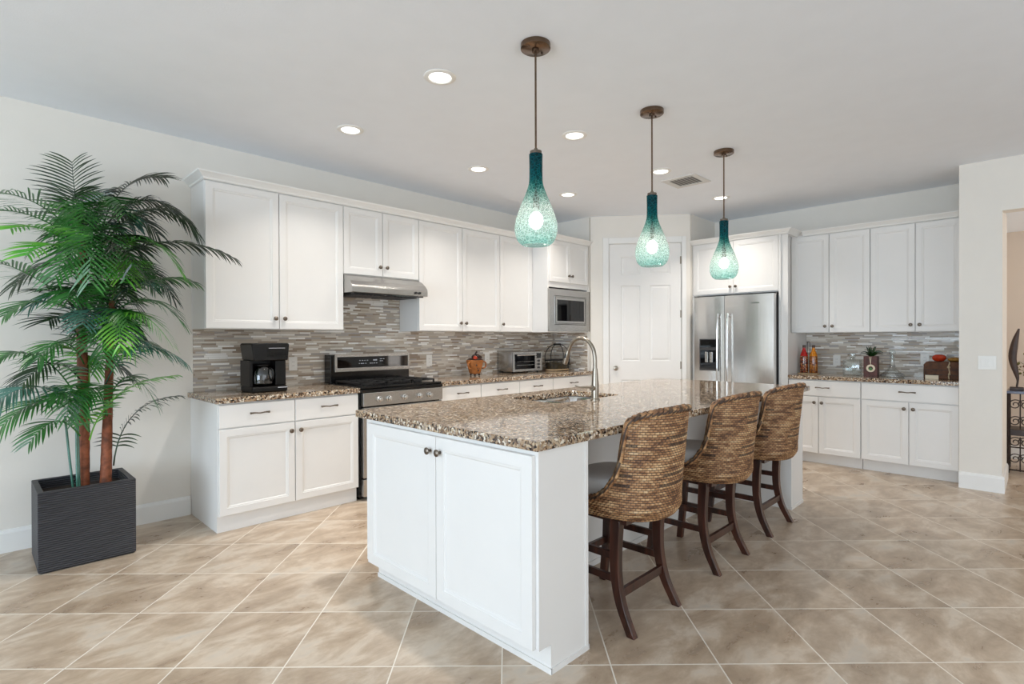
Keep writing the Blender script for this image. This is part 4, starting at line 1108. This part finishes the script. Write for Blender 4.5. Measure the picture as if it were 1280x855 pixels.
FR = [  # base px, mid px, tip px, depth of base/mid/tip, material, leaflet length, droop
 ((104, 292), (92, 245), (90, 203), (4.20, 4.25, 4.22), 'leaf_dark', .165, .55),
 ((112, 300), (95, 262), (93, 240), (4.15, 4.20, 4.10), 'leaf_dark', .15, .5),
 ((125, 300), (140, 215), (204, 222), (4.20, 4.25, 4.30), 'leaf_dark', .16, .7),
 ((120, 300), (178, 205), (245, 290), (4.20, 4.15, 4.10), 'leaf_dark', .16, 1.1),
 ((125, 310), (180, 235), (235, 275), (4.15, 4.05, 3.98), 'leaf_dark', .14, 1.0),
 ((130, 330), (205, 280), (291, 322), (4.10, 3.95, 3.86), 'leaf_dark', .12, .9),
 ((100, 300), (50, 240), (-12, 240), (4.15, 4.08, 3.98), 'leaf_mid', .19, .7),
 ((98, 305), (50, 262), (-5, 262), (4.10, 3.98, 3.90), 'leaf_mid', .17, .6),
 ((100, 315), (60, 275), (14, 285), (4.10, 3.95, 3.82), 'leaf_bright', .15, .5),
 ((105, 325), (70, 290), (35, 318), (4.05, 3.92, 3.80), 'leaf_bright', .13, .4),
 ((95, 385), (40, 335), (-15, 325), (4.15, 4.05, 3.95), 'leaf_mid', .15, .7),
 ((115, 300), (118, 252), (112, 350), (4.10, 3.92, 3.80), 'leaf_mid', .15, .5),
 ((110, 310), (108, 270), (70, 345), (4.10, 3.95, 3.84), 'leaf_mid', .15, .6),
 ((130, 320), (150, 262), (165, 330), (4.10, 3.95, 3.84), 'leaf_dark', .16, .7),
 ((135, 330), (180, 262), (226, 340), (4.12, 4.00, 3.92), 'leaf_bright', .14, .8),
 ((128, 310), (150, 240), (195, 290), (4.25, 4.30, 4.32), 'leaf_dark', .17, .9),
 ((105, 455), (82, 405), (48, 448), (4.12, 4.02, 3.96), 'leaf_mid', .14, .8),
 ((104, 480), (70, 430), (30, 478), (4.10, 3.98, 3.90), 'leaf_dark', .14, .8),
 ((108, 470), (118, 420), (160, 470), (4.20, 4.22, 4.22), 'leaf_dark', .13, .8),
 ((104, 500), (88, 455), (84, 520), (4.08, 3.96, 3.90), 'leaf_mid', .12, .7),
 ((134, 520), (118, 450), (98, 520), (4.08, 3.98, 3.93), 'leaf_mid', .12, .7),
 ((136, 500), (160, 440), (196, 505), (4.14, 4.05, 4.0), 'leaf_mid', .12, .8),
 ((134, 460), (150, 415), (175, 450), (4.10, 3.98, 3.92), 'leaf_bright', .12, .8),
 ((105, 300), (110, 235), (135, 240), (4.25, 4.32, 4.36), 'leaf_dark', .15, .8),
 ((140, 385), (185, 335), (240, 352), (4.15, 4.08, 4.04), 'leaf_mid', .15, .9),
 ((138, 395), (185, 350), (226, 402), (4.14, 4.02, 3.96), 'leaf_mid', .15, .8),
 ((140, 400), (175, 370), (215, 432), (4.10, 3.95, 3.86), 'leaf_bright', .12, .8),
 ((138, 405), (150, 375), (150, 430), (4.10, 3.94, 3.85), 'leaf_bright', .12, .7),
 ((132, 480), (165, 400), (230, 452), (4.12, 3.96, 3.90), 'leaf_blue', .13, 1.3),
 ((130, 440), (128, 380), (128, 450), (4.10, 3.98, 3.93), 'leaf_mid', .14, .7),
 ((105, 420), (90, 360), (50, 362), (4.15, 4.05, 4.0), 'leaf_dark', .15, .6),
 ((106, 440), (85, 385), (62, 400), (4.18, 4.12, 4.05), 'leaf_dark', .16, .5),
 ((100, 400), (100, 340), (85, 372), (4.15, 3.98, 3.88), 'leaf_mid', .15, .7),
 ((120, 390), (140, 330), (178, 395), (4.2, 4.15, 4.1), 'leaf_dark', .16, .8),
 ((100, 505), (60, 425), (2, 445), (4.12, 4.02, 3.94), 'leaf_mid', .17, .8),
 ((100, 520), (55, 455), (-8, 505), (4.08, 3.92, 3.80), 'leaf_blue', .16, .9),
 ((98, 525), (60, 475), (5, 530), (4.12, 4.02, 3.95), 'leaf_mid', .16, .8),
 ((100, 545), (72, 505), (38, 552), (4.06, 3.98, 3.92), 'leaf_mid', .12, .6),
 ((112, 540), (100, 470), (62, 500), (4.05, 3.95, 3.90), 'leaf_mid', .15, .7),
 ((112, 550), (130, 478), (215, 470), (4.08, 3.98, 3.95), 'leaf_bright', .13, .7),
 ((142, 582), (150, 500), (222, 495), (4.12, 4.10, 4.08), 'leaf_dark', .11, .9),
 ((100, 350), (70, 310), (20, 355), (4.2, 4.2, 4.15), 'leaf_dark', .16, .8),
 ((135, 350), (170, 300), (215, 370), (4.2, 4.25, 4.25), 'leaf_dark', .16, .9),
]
rg = random.Random(21)
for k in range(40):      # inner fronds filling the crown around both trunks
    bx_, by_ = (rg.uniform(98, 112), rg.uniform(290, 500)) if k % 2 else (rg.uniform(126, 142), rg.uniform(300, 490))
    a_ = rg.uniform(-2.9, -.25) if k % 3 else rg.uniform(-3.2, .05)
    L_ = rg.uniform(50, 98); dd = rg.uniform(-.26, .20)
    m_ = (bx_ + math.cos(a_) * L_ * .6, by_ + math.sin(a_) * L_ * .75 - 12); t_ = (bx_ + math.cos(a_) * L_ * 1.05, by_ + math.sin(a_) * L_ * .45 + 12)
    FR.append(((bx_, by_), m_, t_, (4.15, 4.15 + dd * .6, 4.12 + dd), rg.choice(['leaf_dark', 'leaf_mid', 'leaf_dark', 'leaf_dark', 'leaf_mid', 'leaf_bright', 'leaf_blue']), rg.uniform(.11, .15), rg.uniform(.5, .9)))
for bp_, mp_, tp_, ds, mat_, ll_, dr_ in FR:
    b0, m0, t0 = px2(*bp_, ds[0]), px2(*mp_, ds[1]), px2(*tp_, ds[2])
    frond(b0, m0, t0, mat_, ll_, dr_)

# ------------------------------------------------------------------ things on the left worktop
t = thing('coffee_maker', 'black drip coffee maker with a glass carafe', 'coffee maker', (1.585, 4.20, CT1))
b = MB(); b.box(-.135, .125, -.12, .12, 0, .045, .012); b.build('base', 'blackplastic', t)
b = MB(); b.prism([(-.135, .02), (-.135, .12), (.125, .12), (.125, .02)], .0455, .235); b.box(-.135, -.115, -.07, .02, .0455, .235); b.box(.045, .125, -.085, .02, .0455, .235, .006); b.build('column', 'blackplastic', t)
b = MB(); b.prism([(-.122, .2355), (-.138, .352), (-.13, .365), (.13, .365), (.136, .352), (.126, .2355)], -.125, .12, 'xz')
hd = b.build('head', 'blackplastic', t, bev=.008)
b = MB(); b.box(-.03, .115, -.1285, -.1255, .265, .335, .001); b.build('control_panel', 'blackglass', hd)
b = MB(); b.box(-.02, .10, -.1300, -.1287, .326, .329); b.build('panel_lettering', 'marks', hd)
b = MB(); b.lathe([(.055, .002), (.074, .02), (.078, .065), (.072, .11), (.058, .14), (.050, .150)], 24); cf = b.build('carafe', 'smoked', t, loc=(-.035, -.045, .0455), smooth=True)
b = MB(); b.lathe([(.049, .1505), (.051, .160), (.03, .166)], 20); b.tube(spline([(0.03, -.045, .135), (.04, -.085, .12), (.045, -.09, .07), (.04, -.062, .04)], 5), .007, 8); b.build('carafe_lid_and_handle', 'blackplastic', cf, smooth=True)
b = MB(); b.box(.05, .12, -.1235, -.1205, .030, .036); b.build('badge', 'marks', t)
b = MB(); b.tube(spline([(.12, .10, .06), (.17, .16, .05), (.20, .28, .10), (.23, .32, .16)], 6), .0035, 6); b.build('power_cord', 'blackplastic', t, smooth=True)
# amber pot with lid figure
t = thing('ceramic_pot', 'amber glazed ceramic pot with a dark carved lid, right of the range', 'pot', (3.83, 4.34, CT1))
b = MB(); b.lathe([(.055, .02), (.066, .035), (.085, .10), (.097, .155), (.100, .165), (.092, .168)], 8, rot=PI / 8); b.build('body', 'ceramic', t, bev=.004)
b = MB()
for a in range(4): b.sphere((.045 * math.cos(a * PI / 2 + .8), .045 * math.sin(a * PI / 2 + .8), .011), .011, u=8, v=6)
b.build('foot', 'ceramic_dark', t, smooth=True)
b = MB(); b.lathe([(.09, .168), (.07, .185), (.05, .19)], 16); b.sphere((-.03, -.02, .20), .028); b.sphere((.035, .0, .205), .032, sz=.8); b.tube(spline([(-.01, 0, .20), (.0, -.01, .235), (.012, -.02, .26)], 4), .009, 8)
b.sphere((.05, -.03, .195), .02); b.build('lid', 'ceramic_dark', t, smooth=True)
b = MB(); b.sphere((-.035, -.045, .190), .024); b.build('lid_fruit', 'redglaze', t, smooth=True)
b = MB()
for s in (-1, 1): b.tube(spline([(s * .088, -.03, .15), (s * .125, -.035, .135), (s * .118, -.035, .09), (s * .080, -.03, .075)], 5), .008, 8)
b.build('handle', 'ceramic', t, smooth=True)
b = MB()
for dx, dz, r_ in ((-.03, .115, .011), (.0, .117, .010), (.03, .113, .011), (-.012, .085, .010), (.016, .083, .009), (0, .06, .012)):
    b.sphere((dx - .012, -.083 + (.165 - dz) * .16, dz), r_, sy=.5, u=8, v=6)
b.build('carved_openings', 'ceramic_dark', t, smooth=True)
# toaster oven
t = thing('toaster_oven', 'stainless toaster oven with a glass door', 'toaster oven', (4.34, 4.27, CT1))
W, D, H = .50, .25, .248
b = MB(); b.box(0, W, .012, D, .016, H, .012); b.build('body', 'steel', t, smooth=True)
b = MB()
for x in (.04, W - .04):
    for y in (.04, D - .04): b.lathe([(.012, 0), (.012, .017)], 10, x, y)
b.build('foot', 'blackplastic', t)
b = MB(); b.box(.005, W - .005, -.006, .0115, .016, H - .004, .004); fr_ = b.build('front_frame', 'steel', t)
b = MB(); b.box(.03, .36, -.012, -.0065, .045, .215, .002); g_ = b.build('door', 'blackglass', fr_)
b = MB()
for z in (.09, .13): 
    b.box(.05, .34, -.0135, -.0122, z, z + .003)
b.build('rack', 'steel', g_)
b = MB(); b.tube([(.04, -.035, .205), (.35, -.035, .205)], .007, 10); b.tube([(.05, -.0125, .205), (.05, -.033, .205)], .005, 8); b.tube([(.34, -.0125, .205), (.34, -.033, .205)], .005, 8); b.build('handle', 'chrome', g_, smooth=True)
b = MB(); b.box(.395, .47, -.008, -.0062, .165, .225); b.build('display', 'blackglass', fr_)
for z in (.135, .095, .055):
    b = MB(); b.lathe([(.014, -.0062), (.013, -.018), (.010, -.020)], 14, .432, z, ax='y'); b.build('knob', 'grey_dark', fr_, smooth=True)
# wire basket with arch handles
t = thing('wire_basket', 'black wire basket with a tall arched handle beside the faucet', 'basket', (5.16, 4.30, CT1))
b = MB(); rx, ry = .19, .12
def oval(z, k=1): return [(rx * k * math.cos(2 * PI * q / 28), ry * k * math.sin(2 * PI * q / 28), z) for q in range(29)]
for z, k, r_ in ((.006, .93, .006), (.13, 1, .006), (.075, .97, .003)): b.tube(oval(z, k), r_, 6, caps=False)
for q in range(20):
    a = 2 * PI * q / 20; b.tube([(rx * .93 * math.cos(a), ry * .93 * math.sin(a), .006), (rx * math.cos(a), ry * math.sin(a), .13)], .0022, 5)
for y in (-.05, .05): b.tube(spline([(-rx * .93, y, .12), (-rx * .90, y * .9, .22), (-.10, y * .5, .305), (0, y * .3, .32), (.10, y * .5, .305), (rx * .90, y * .9, .22), (rx * .93, y, .12)], 6), .005, 6)
b.build('wire_frame', 'iron', t, smooth=True)
b = MB(); b.tube([(-.06, 0, .325), (.06, 0, .325)], .013, 10); b.build('grip', 'blackplastic', t, smooth=True)
b = MB(); b.lathe([(.165, .010), (.172, .05), (.176, .10)], 28, sy=.62, caps=False); b.lathe([(.165, .010), (.01, .0105)], 28, sy=.62, caps=False); o = b.build('liner', 'bread', t, smooth=True)
b = MB(); b.lathe([(.17, 0), (.185, .004), (.185, .022), (.17, .024)], 28, sy=.63); b.build('base_tray', 'wood_light', t, smooth=True, angle=40)

# ------------------------------------------------------------------ things on the right worktop
def infused(label, x, y, m1, m2):
    t = thing('infused_bottle', label, 'bottle', (x, y, CT1 + .012))
    b = MB(); b.lathe([(.040, 0), (.042, .008), (.042, .170), (.040, .182)], 20); b.build('lower_fill', m1, t, smooth=True)
    b = MB(); b.lathe([(.040, .1825), (.030, .215), (.018, .245), (.014, .262), (.014, .275)], 20); b.build('upper_fill', m2, t, smooth=True)
    b = MB(); b.lathe([(.015, .2755), (.016, .30), (.012, .302)], 16); b.build('cork', 'darkwood', t, smooth=True)
infused('glass bottle of dark red preserved peppers, left one in the holder', 6.47, 1.868, 'pep_mix', 'red_pep')
infused('glass bottle of amber preserved fruit, right one in the holder', 6.47, 1.774, 'amber_mix', 'amber')
t = thing('bottle_holder', 'metal holder with a tall loop handle carrying two infused bottles', 'holder', (6.47, 1.821, CT1))
b = MB(); b.box(-.05, .05, -.095, .095, 0, .010, .003); b.build('tray', 'wood_light', t)
b = MB(); b.tube(spline([(0, -.010, .01), (0, -.013, .20), (0, -.013, .33), (0, 0, .352), (0, .013, .33), (0, .013, .20), (0, .010, .01)], 6), .003, 8); b.build('loop_handle', 'iron', t, smooth=True)
# square decanter
t = thing('square_decanter', 'square clear glass decanter with a round moulded medallion and block stopper', 'decanter', (6.50, 1.415, CT1))
b = MB(); b.box(-.045, .045, -.08, .08, 0, .165, .012); b.lathe([(.03, .164), (.022, .172), (.018, .185), (.024, .19)], 20); b.build('body', 'glass', t, smooth=True, angle=60)
b = MB(); b.box(-.022, .022, -.030, .030, .1905, .235, .008); b.lathe([(.014, .175), (.017, .19)], 12); b.build('stopper', 'glass', t, smooth=True, angle=60)
b = MB(); b.lathe([(.048, -.0475), (.048, -.0525), (.038, -.055), (.034, -.0525), (.02, -.056), (.004, -.058)], 24, 0, .085, ax='x'); b.build('medallion', 'glass', t, smooth=True)
# plant in slatted crate with round tag
t = thing('potted_succulent', 'small dark green plant in a plum-coloured wooden box with a round emblem', 'plant', (6.44, 1.235, CT1))
b = MB(); b.box(-.05, .05, -.058, .058, 0, .012); b.box(-.05, -.042, -.058, .058, 0.0121, .205)
b.box(.042, .05, -.058, .058, .0121, .205)
for s in (-1, 1): b.box(-.0415, .0415, s * .054 - .004, s * .054 + .004, .0121, .205)
o = b.build('box', 'crate', t)
b = MB(); b.box(-.041, .041, -.0495, .0495, .013, .185); b.build('soil', 'soil', t)
b = MB(); b.lathe([(.038, -.0505), (.038, -.0535), (.030, -.0535), (.030, -.0515), (.0265, -.0515), (.0265, -.0535), (.020, -.0535)], 24, -.004, .085, ax='x', caps=False)
b.tube([(-.053, -.003, .122), (-.0535, -.008, .20)], .0022, 6); b.tube([(-.053, -.005, .122), (-.0535, .008, .20)], .0022, 6); b.build('emblem', 'paper', t, smooth=True)
b = MB(); b.sphere((-.0525, -.003, .078), .015, sx=.3); b.build('emblem_centre', 'leaf_mid', t, smooth=True)
b = MB(); rg = random.Random(4)
for k in range(13):
    a = 2 * PI * k / 13 + rg.uniform(-.1, .1); ln = rg.uniform(.095, .125); up = rg.uniform(.07, .12)
    p = [Vector((0, 0, .18)), Vector((math.cos(a) * ln * .35, math.sin(a) * ln * .35, .18 + up * .9)), Vector((math.cos(a) * ln, math.sin(a) * ln, .18 + up * .55))]
    b.tube(bez(*p, 7), lambda u: .012 * math.sin(PI * (.12 + .85 * u)) + .001, 6, flat=.35)
for k in range(5):
    a = 2 * PI * k / 5 + .3; b.tube(bez((0, 0, .18), (math.cos(a) * .015, math.sin(a) * .015, .25), (math.cos(a) * .045, math.sin(a) * .045, .305), 7), lambda u: .010 * math.sin(PI * (.12 + .85 * u)) + .001, 6, flat=.35)
b.build('foliage', 'leaf_dark', t, smooth=True)
# ship decanter
t = thing('round_decanter', 'wide-based clear glass ship decanter with a ball stopper', 'decanter', (6.47, 1.065, CT1))
b = MB(); b.lathe([(.09, 0), (.103, .008), (.104, .02), (.09, .034), (.06, .058), (.035, .085), (.022, .115), (.018, .16), (.018, .205), (.026, .213)], 32, caps=False); b.lathe([(.09, 0), (.01, .004)], 32, caps=False); b.build('body', 'glass', t, smooth=True, angle=180)
b = MB(); b.lathe([(.016, .19), (.017, .2135), (.02, .216)], 16); b.sphere((0, 0, .245), .030); b.build('stopper', 'glass', t, smooth=True)
# chest, gourds, card
t = thing('wooden_chest', 'small dark rustic wooden chest tied with pale cord at the end of the worktop', 'chest', (6.50, .668, CT1), 0)
b = MB(); b.prism([(-.135, 0), (.142, 0), (.142, .135), (.12, .163), (-.11, .163), (-.125, .13)], -.075, .075, 'yz'); b.build('body', 'chestwood', t, bev=.005)
b = MB(); b.box(-.079, -.0755, -.131, .136, .085, .089); b.box(-.079, -.0755, -.131, .136, .040, .043); b.build('plank_seam', 'iron', t)
b = MB()
pt = [(-.0815, -.05 + .004 * math.sin(k * 2.1), z / 100 * .98 + .005) for k, z in enumerate((0, 3, 6, 9, 12, 15, 16.2))]
b.tube(spline(pt, 4), .005, 6); b.sphere((-.084, -.048, .115), .013); b.sphere((-.084, -.052, .05), .010); b.build('cord', 'rope', t, smooth=True)
o = tag(MB().lathe([(.012, 0), (.035, .004), (.052, .022), (.055, .040), (.045, .058), (.025, .066), (.008, .062)], 24, sy=1).build('glazed_gourd', 'redglaze', loc=(6.50, .700, CT1 + .1637), smooth=True), 'shiny red glazed gourd sitting on the wooden chest', 'ornament')
o = tag(MB().lathe([(.012, 0), (.035, .003), (.050, .014), (.052, .026), (.040, .038), (.02, .042), (.006, .040)], 24).build('glazed_gourd', 'goldglaze', loc=(6.50, .585, CT1 + .1637), smooth=True), 'flat golden glazed gourd on the wooden chest beside the wall', 'ornament')
b = MB(); b.box(-.003, .0, -.05, .05, 0, .036); o = b.build('place_card', 'paper', loc=(6.412, .745, CT1)); tag(o, 'small cream card leaning before the wooden chest', 'card')

# ------------------------------------------------------------------ hallway console behind the opening
t = thing('console_table', 'wrought iron scrollwork console table in the hallway', 'table', (7.22, -.25, 0))
b = MB(); b.box(-.19, .19, -.50, .50, .765, .79, .006); b.build('table_top', 'marble_top', t)
for sx_, sy_ in ((-1, -1), (-1, 1), (1, -1), (1, 1)):
    b = MB(); b.tube([(sx_ * .16, sy_ * .485, 0), (sx_ * .16, sy_ * .485, .764)], .010, 8); b.build('leg', 'rust', t, smooth=True)
b = MB(); b.box(-.15, .15, -.474, .474, .36, .42, .004); b.build('shelf', 'darkwood', t)
def scroll(b, x, cy, cz, r0, s=1, turns=1.6, ph=0, ax='y'):
    pts = []
    for k in range(26):
        u = k / 25; a = ph + s * turns * 2 * PI * u; r_ = r0 * (1 - .8 * u)
        pts.append((x, cy + r_ * math.cos(a), cz + r_ * math.sin(a)) if ax == 'y' else (cy + r_ * math.cos(a), x, cz + r_ * math.sin(a)))
    b.tube(pts, .0045, 6)
b = MB()
for k in range(6):
    y = -.40 + k * .16
    for dy, s in ((-.036, 1), (.036, -1)):
        for z in (.50, .66, .30, .14): scroll(b, -.16, y + dy, z, .052, s, ph=(0 if s > 0 else PI))
    b.tube([(-.16, y, .02), (-.16, y, .35)], .005, 6); b.tube([(-.16, y, .425), (-.16, y, .764)], .005, 6)
for z in (.03, .25): b.tube([(-.16, -.485, z), (-.16, .485, z)], .007, 6)
for s in (-1, 1):
    for dx in (-.07, .07):
        for z in (.55, .18): scroll(b, s * .485, dx, z, .06, s, ph=0, ax='x')
    b.tube([(-.16, s * .485, .03), (.16, s * .485, .03)], .007, 6)
b.build('scrollwork', 'rust', t, smooth=True)
t = thing('leaf_sculpture', 'tall dark wooden blade-shaped sculpture on the hallway table', 'sculpture', (7.2, .178, .79))
b = MB(); b.box(-.05, .05, -.05, .05, 0, .03, .004); b.build('base', 'darkwood', t)
b = MB(); pts = spline([(0, 0, .03), (0, -.005, .12), (0, .03, .30), (0, .015, .46), (0, -.015, .60)], 6)
b.tube(pts, lambda u: .007 + .024 * math.sin(PI * max(0, (u - .18) / .82)) if u > .18 else .008, 10, flat=.5); b.build('blade', 'darkwood', t, smooth=True)
t = thing('dried_arrangement', 'dried green and rose flower sprigs in a dark bowl on the hallway table', 'flowers', (7.26, -.02, .79))
b = MB(); b.lathe([(.04, 0), (.06, .01), (.085, .06), (.09, .09), (.085, .09)], 20); b.build('bowl', 'rust', t, smooth=True)
rg = random.Random(8)
for mm, nm in (('dry_green', 'green_sprigs'), ('dry_pink', 'rose_sprigs')):
    b = MB()
    for k in range(26):
        a = rg.uniform(0, 2 * PI); ln = rg.uniform(.05, .20); h_ = rg.uniform(.18, .36)
        tip = Vector((math.cos(a) * ln * .6, math.sin(a) * ln, h_)); b.tube(bez((0, 0, .07), (math.cos(a) * ln * .2, math.sin(a) * ln * .3, h_ * .7), tip, 5), .0018, 4)
        for q in range(5): b.sphere(tuple(tip + Vector((rg.uniform(-.02, .02), rg.uniform(-.02, .02), rg.uniform(-.06, .01)))), rg.uniform(.007, .012), u=6, v=4)
    b.build(nm, mm, t, smooth=True)
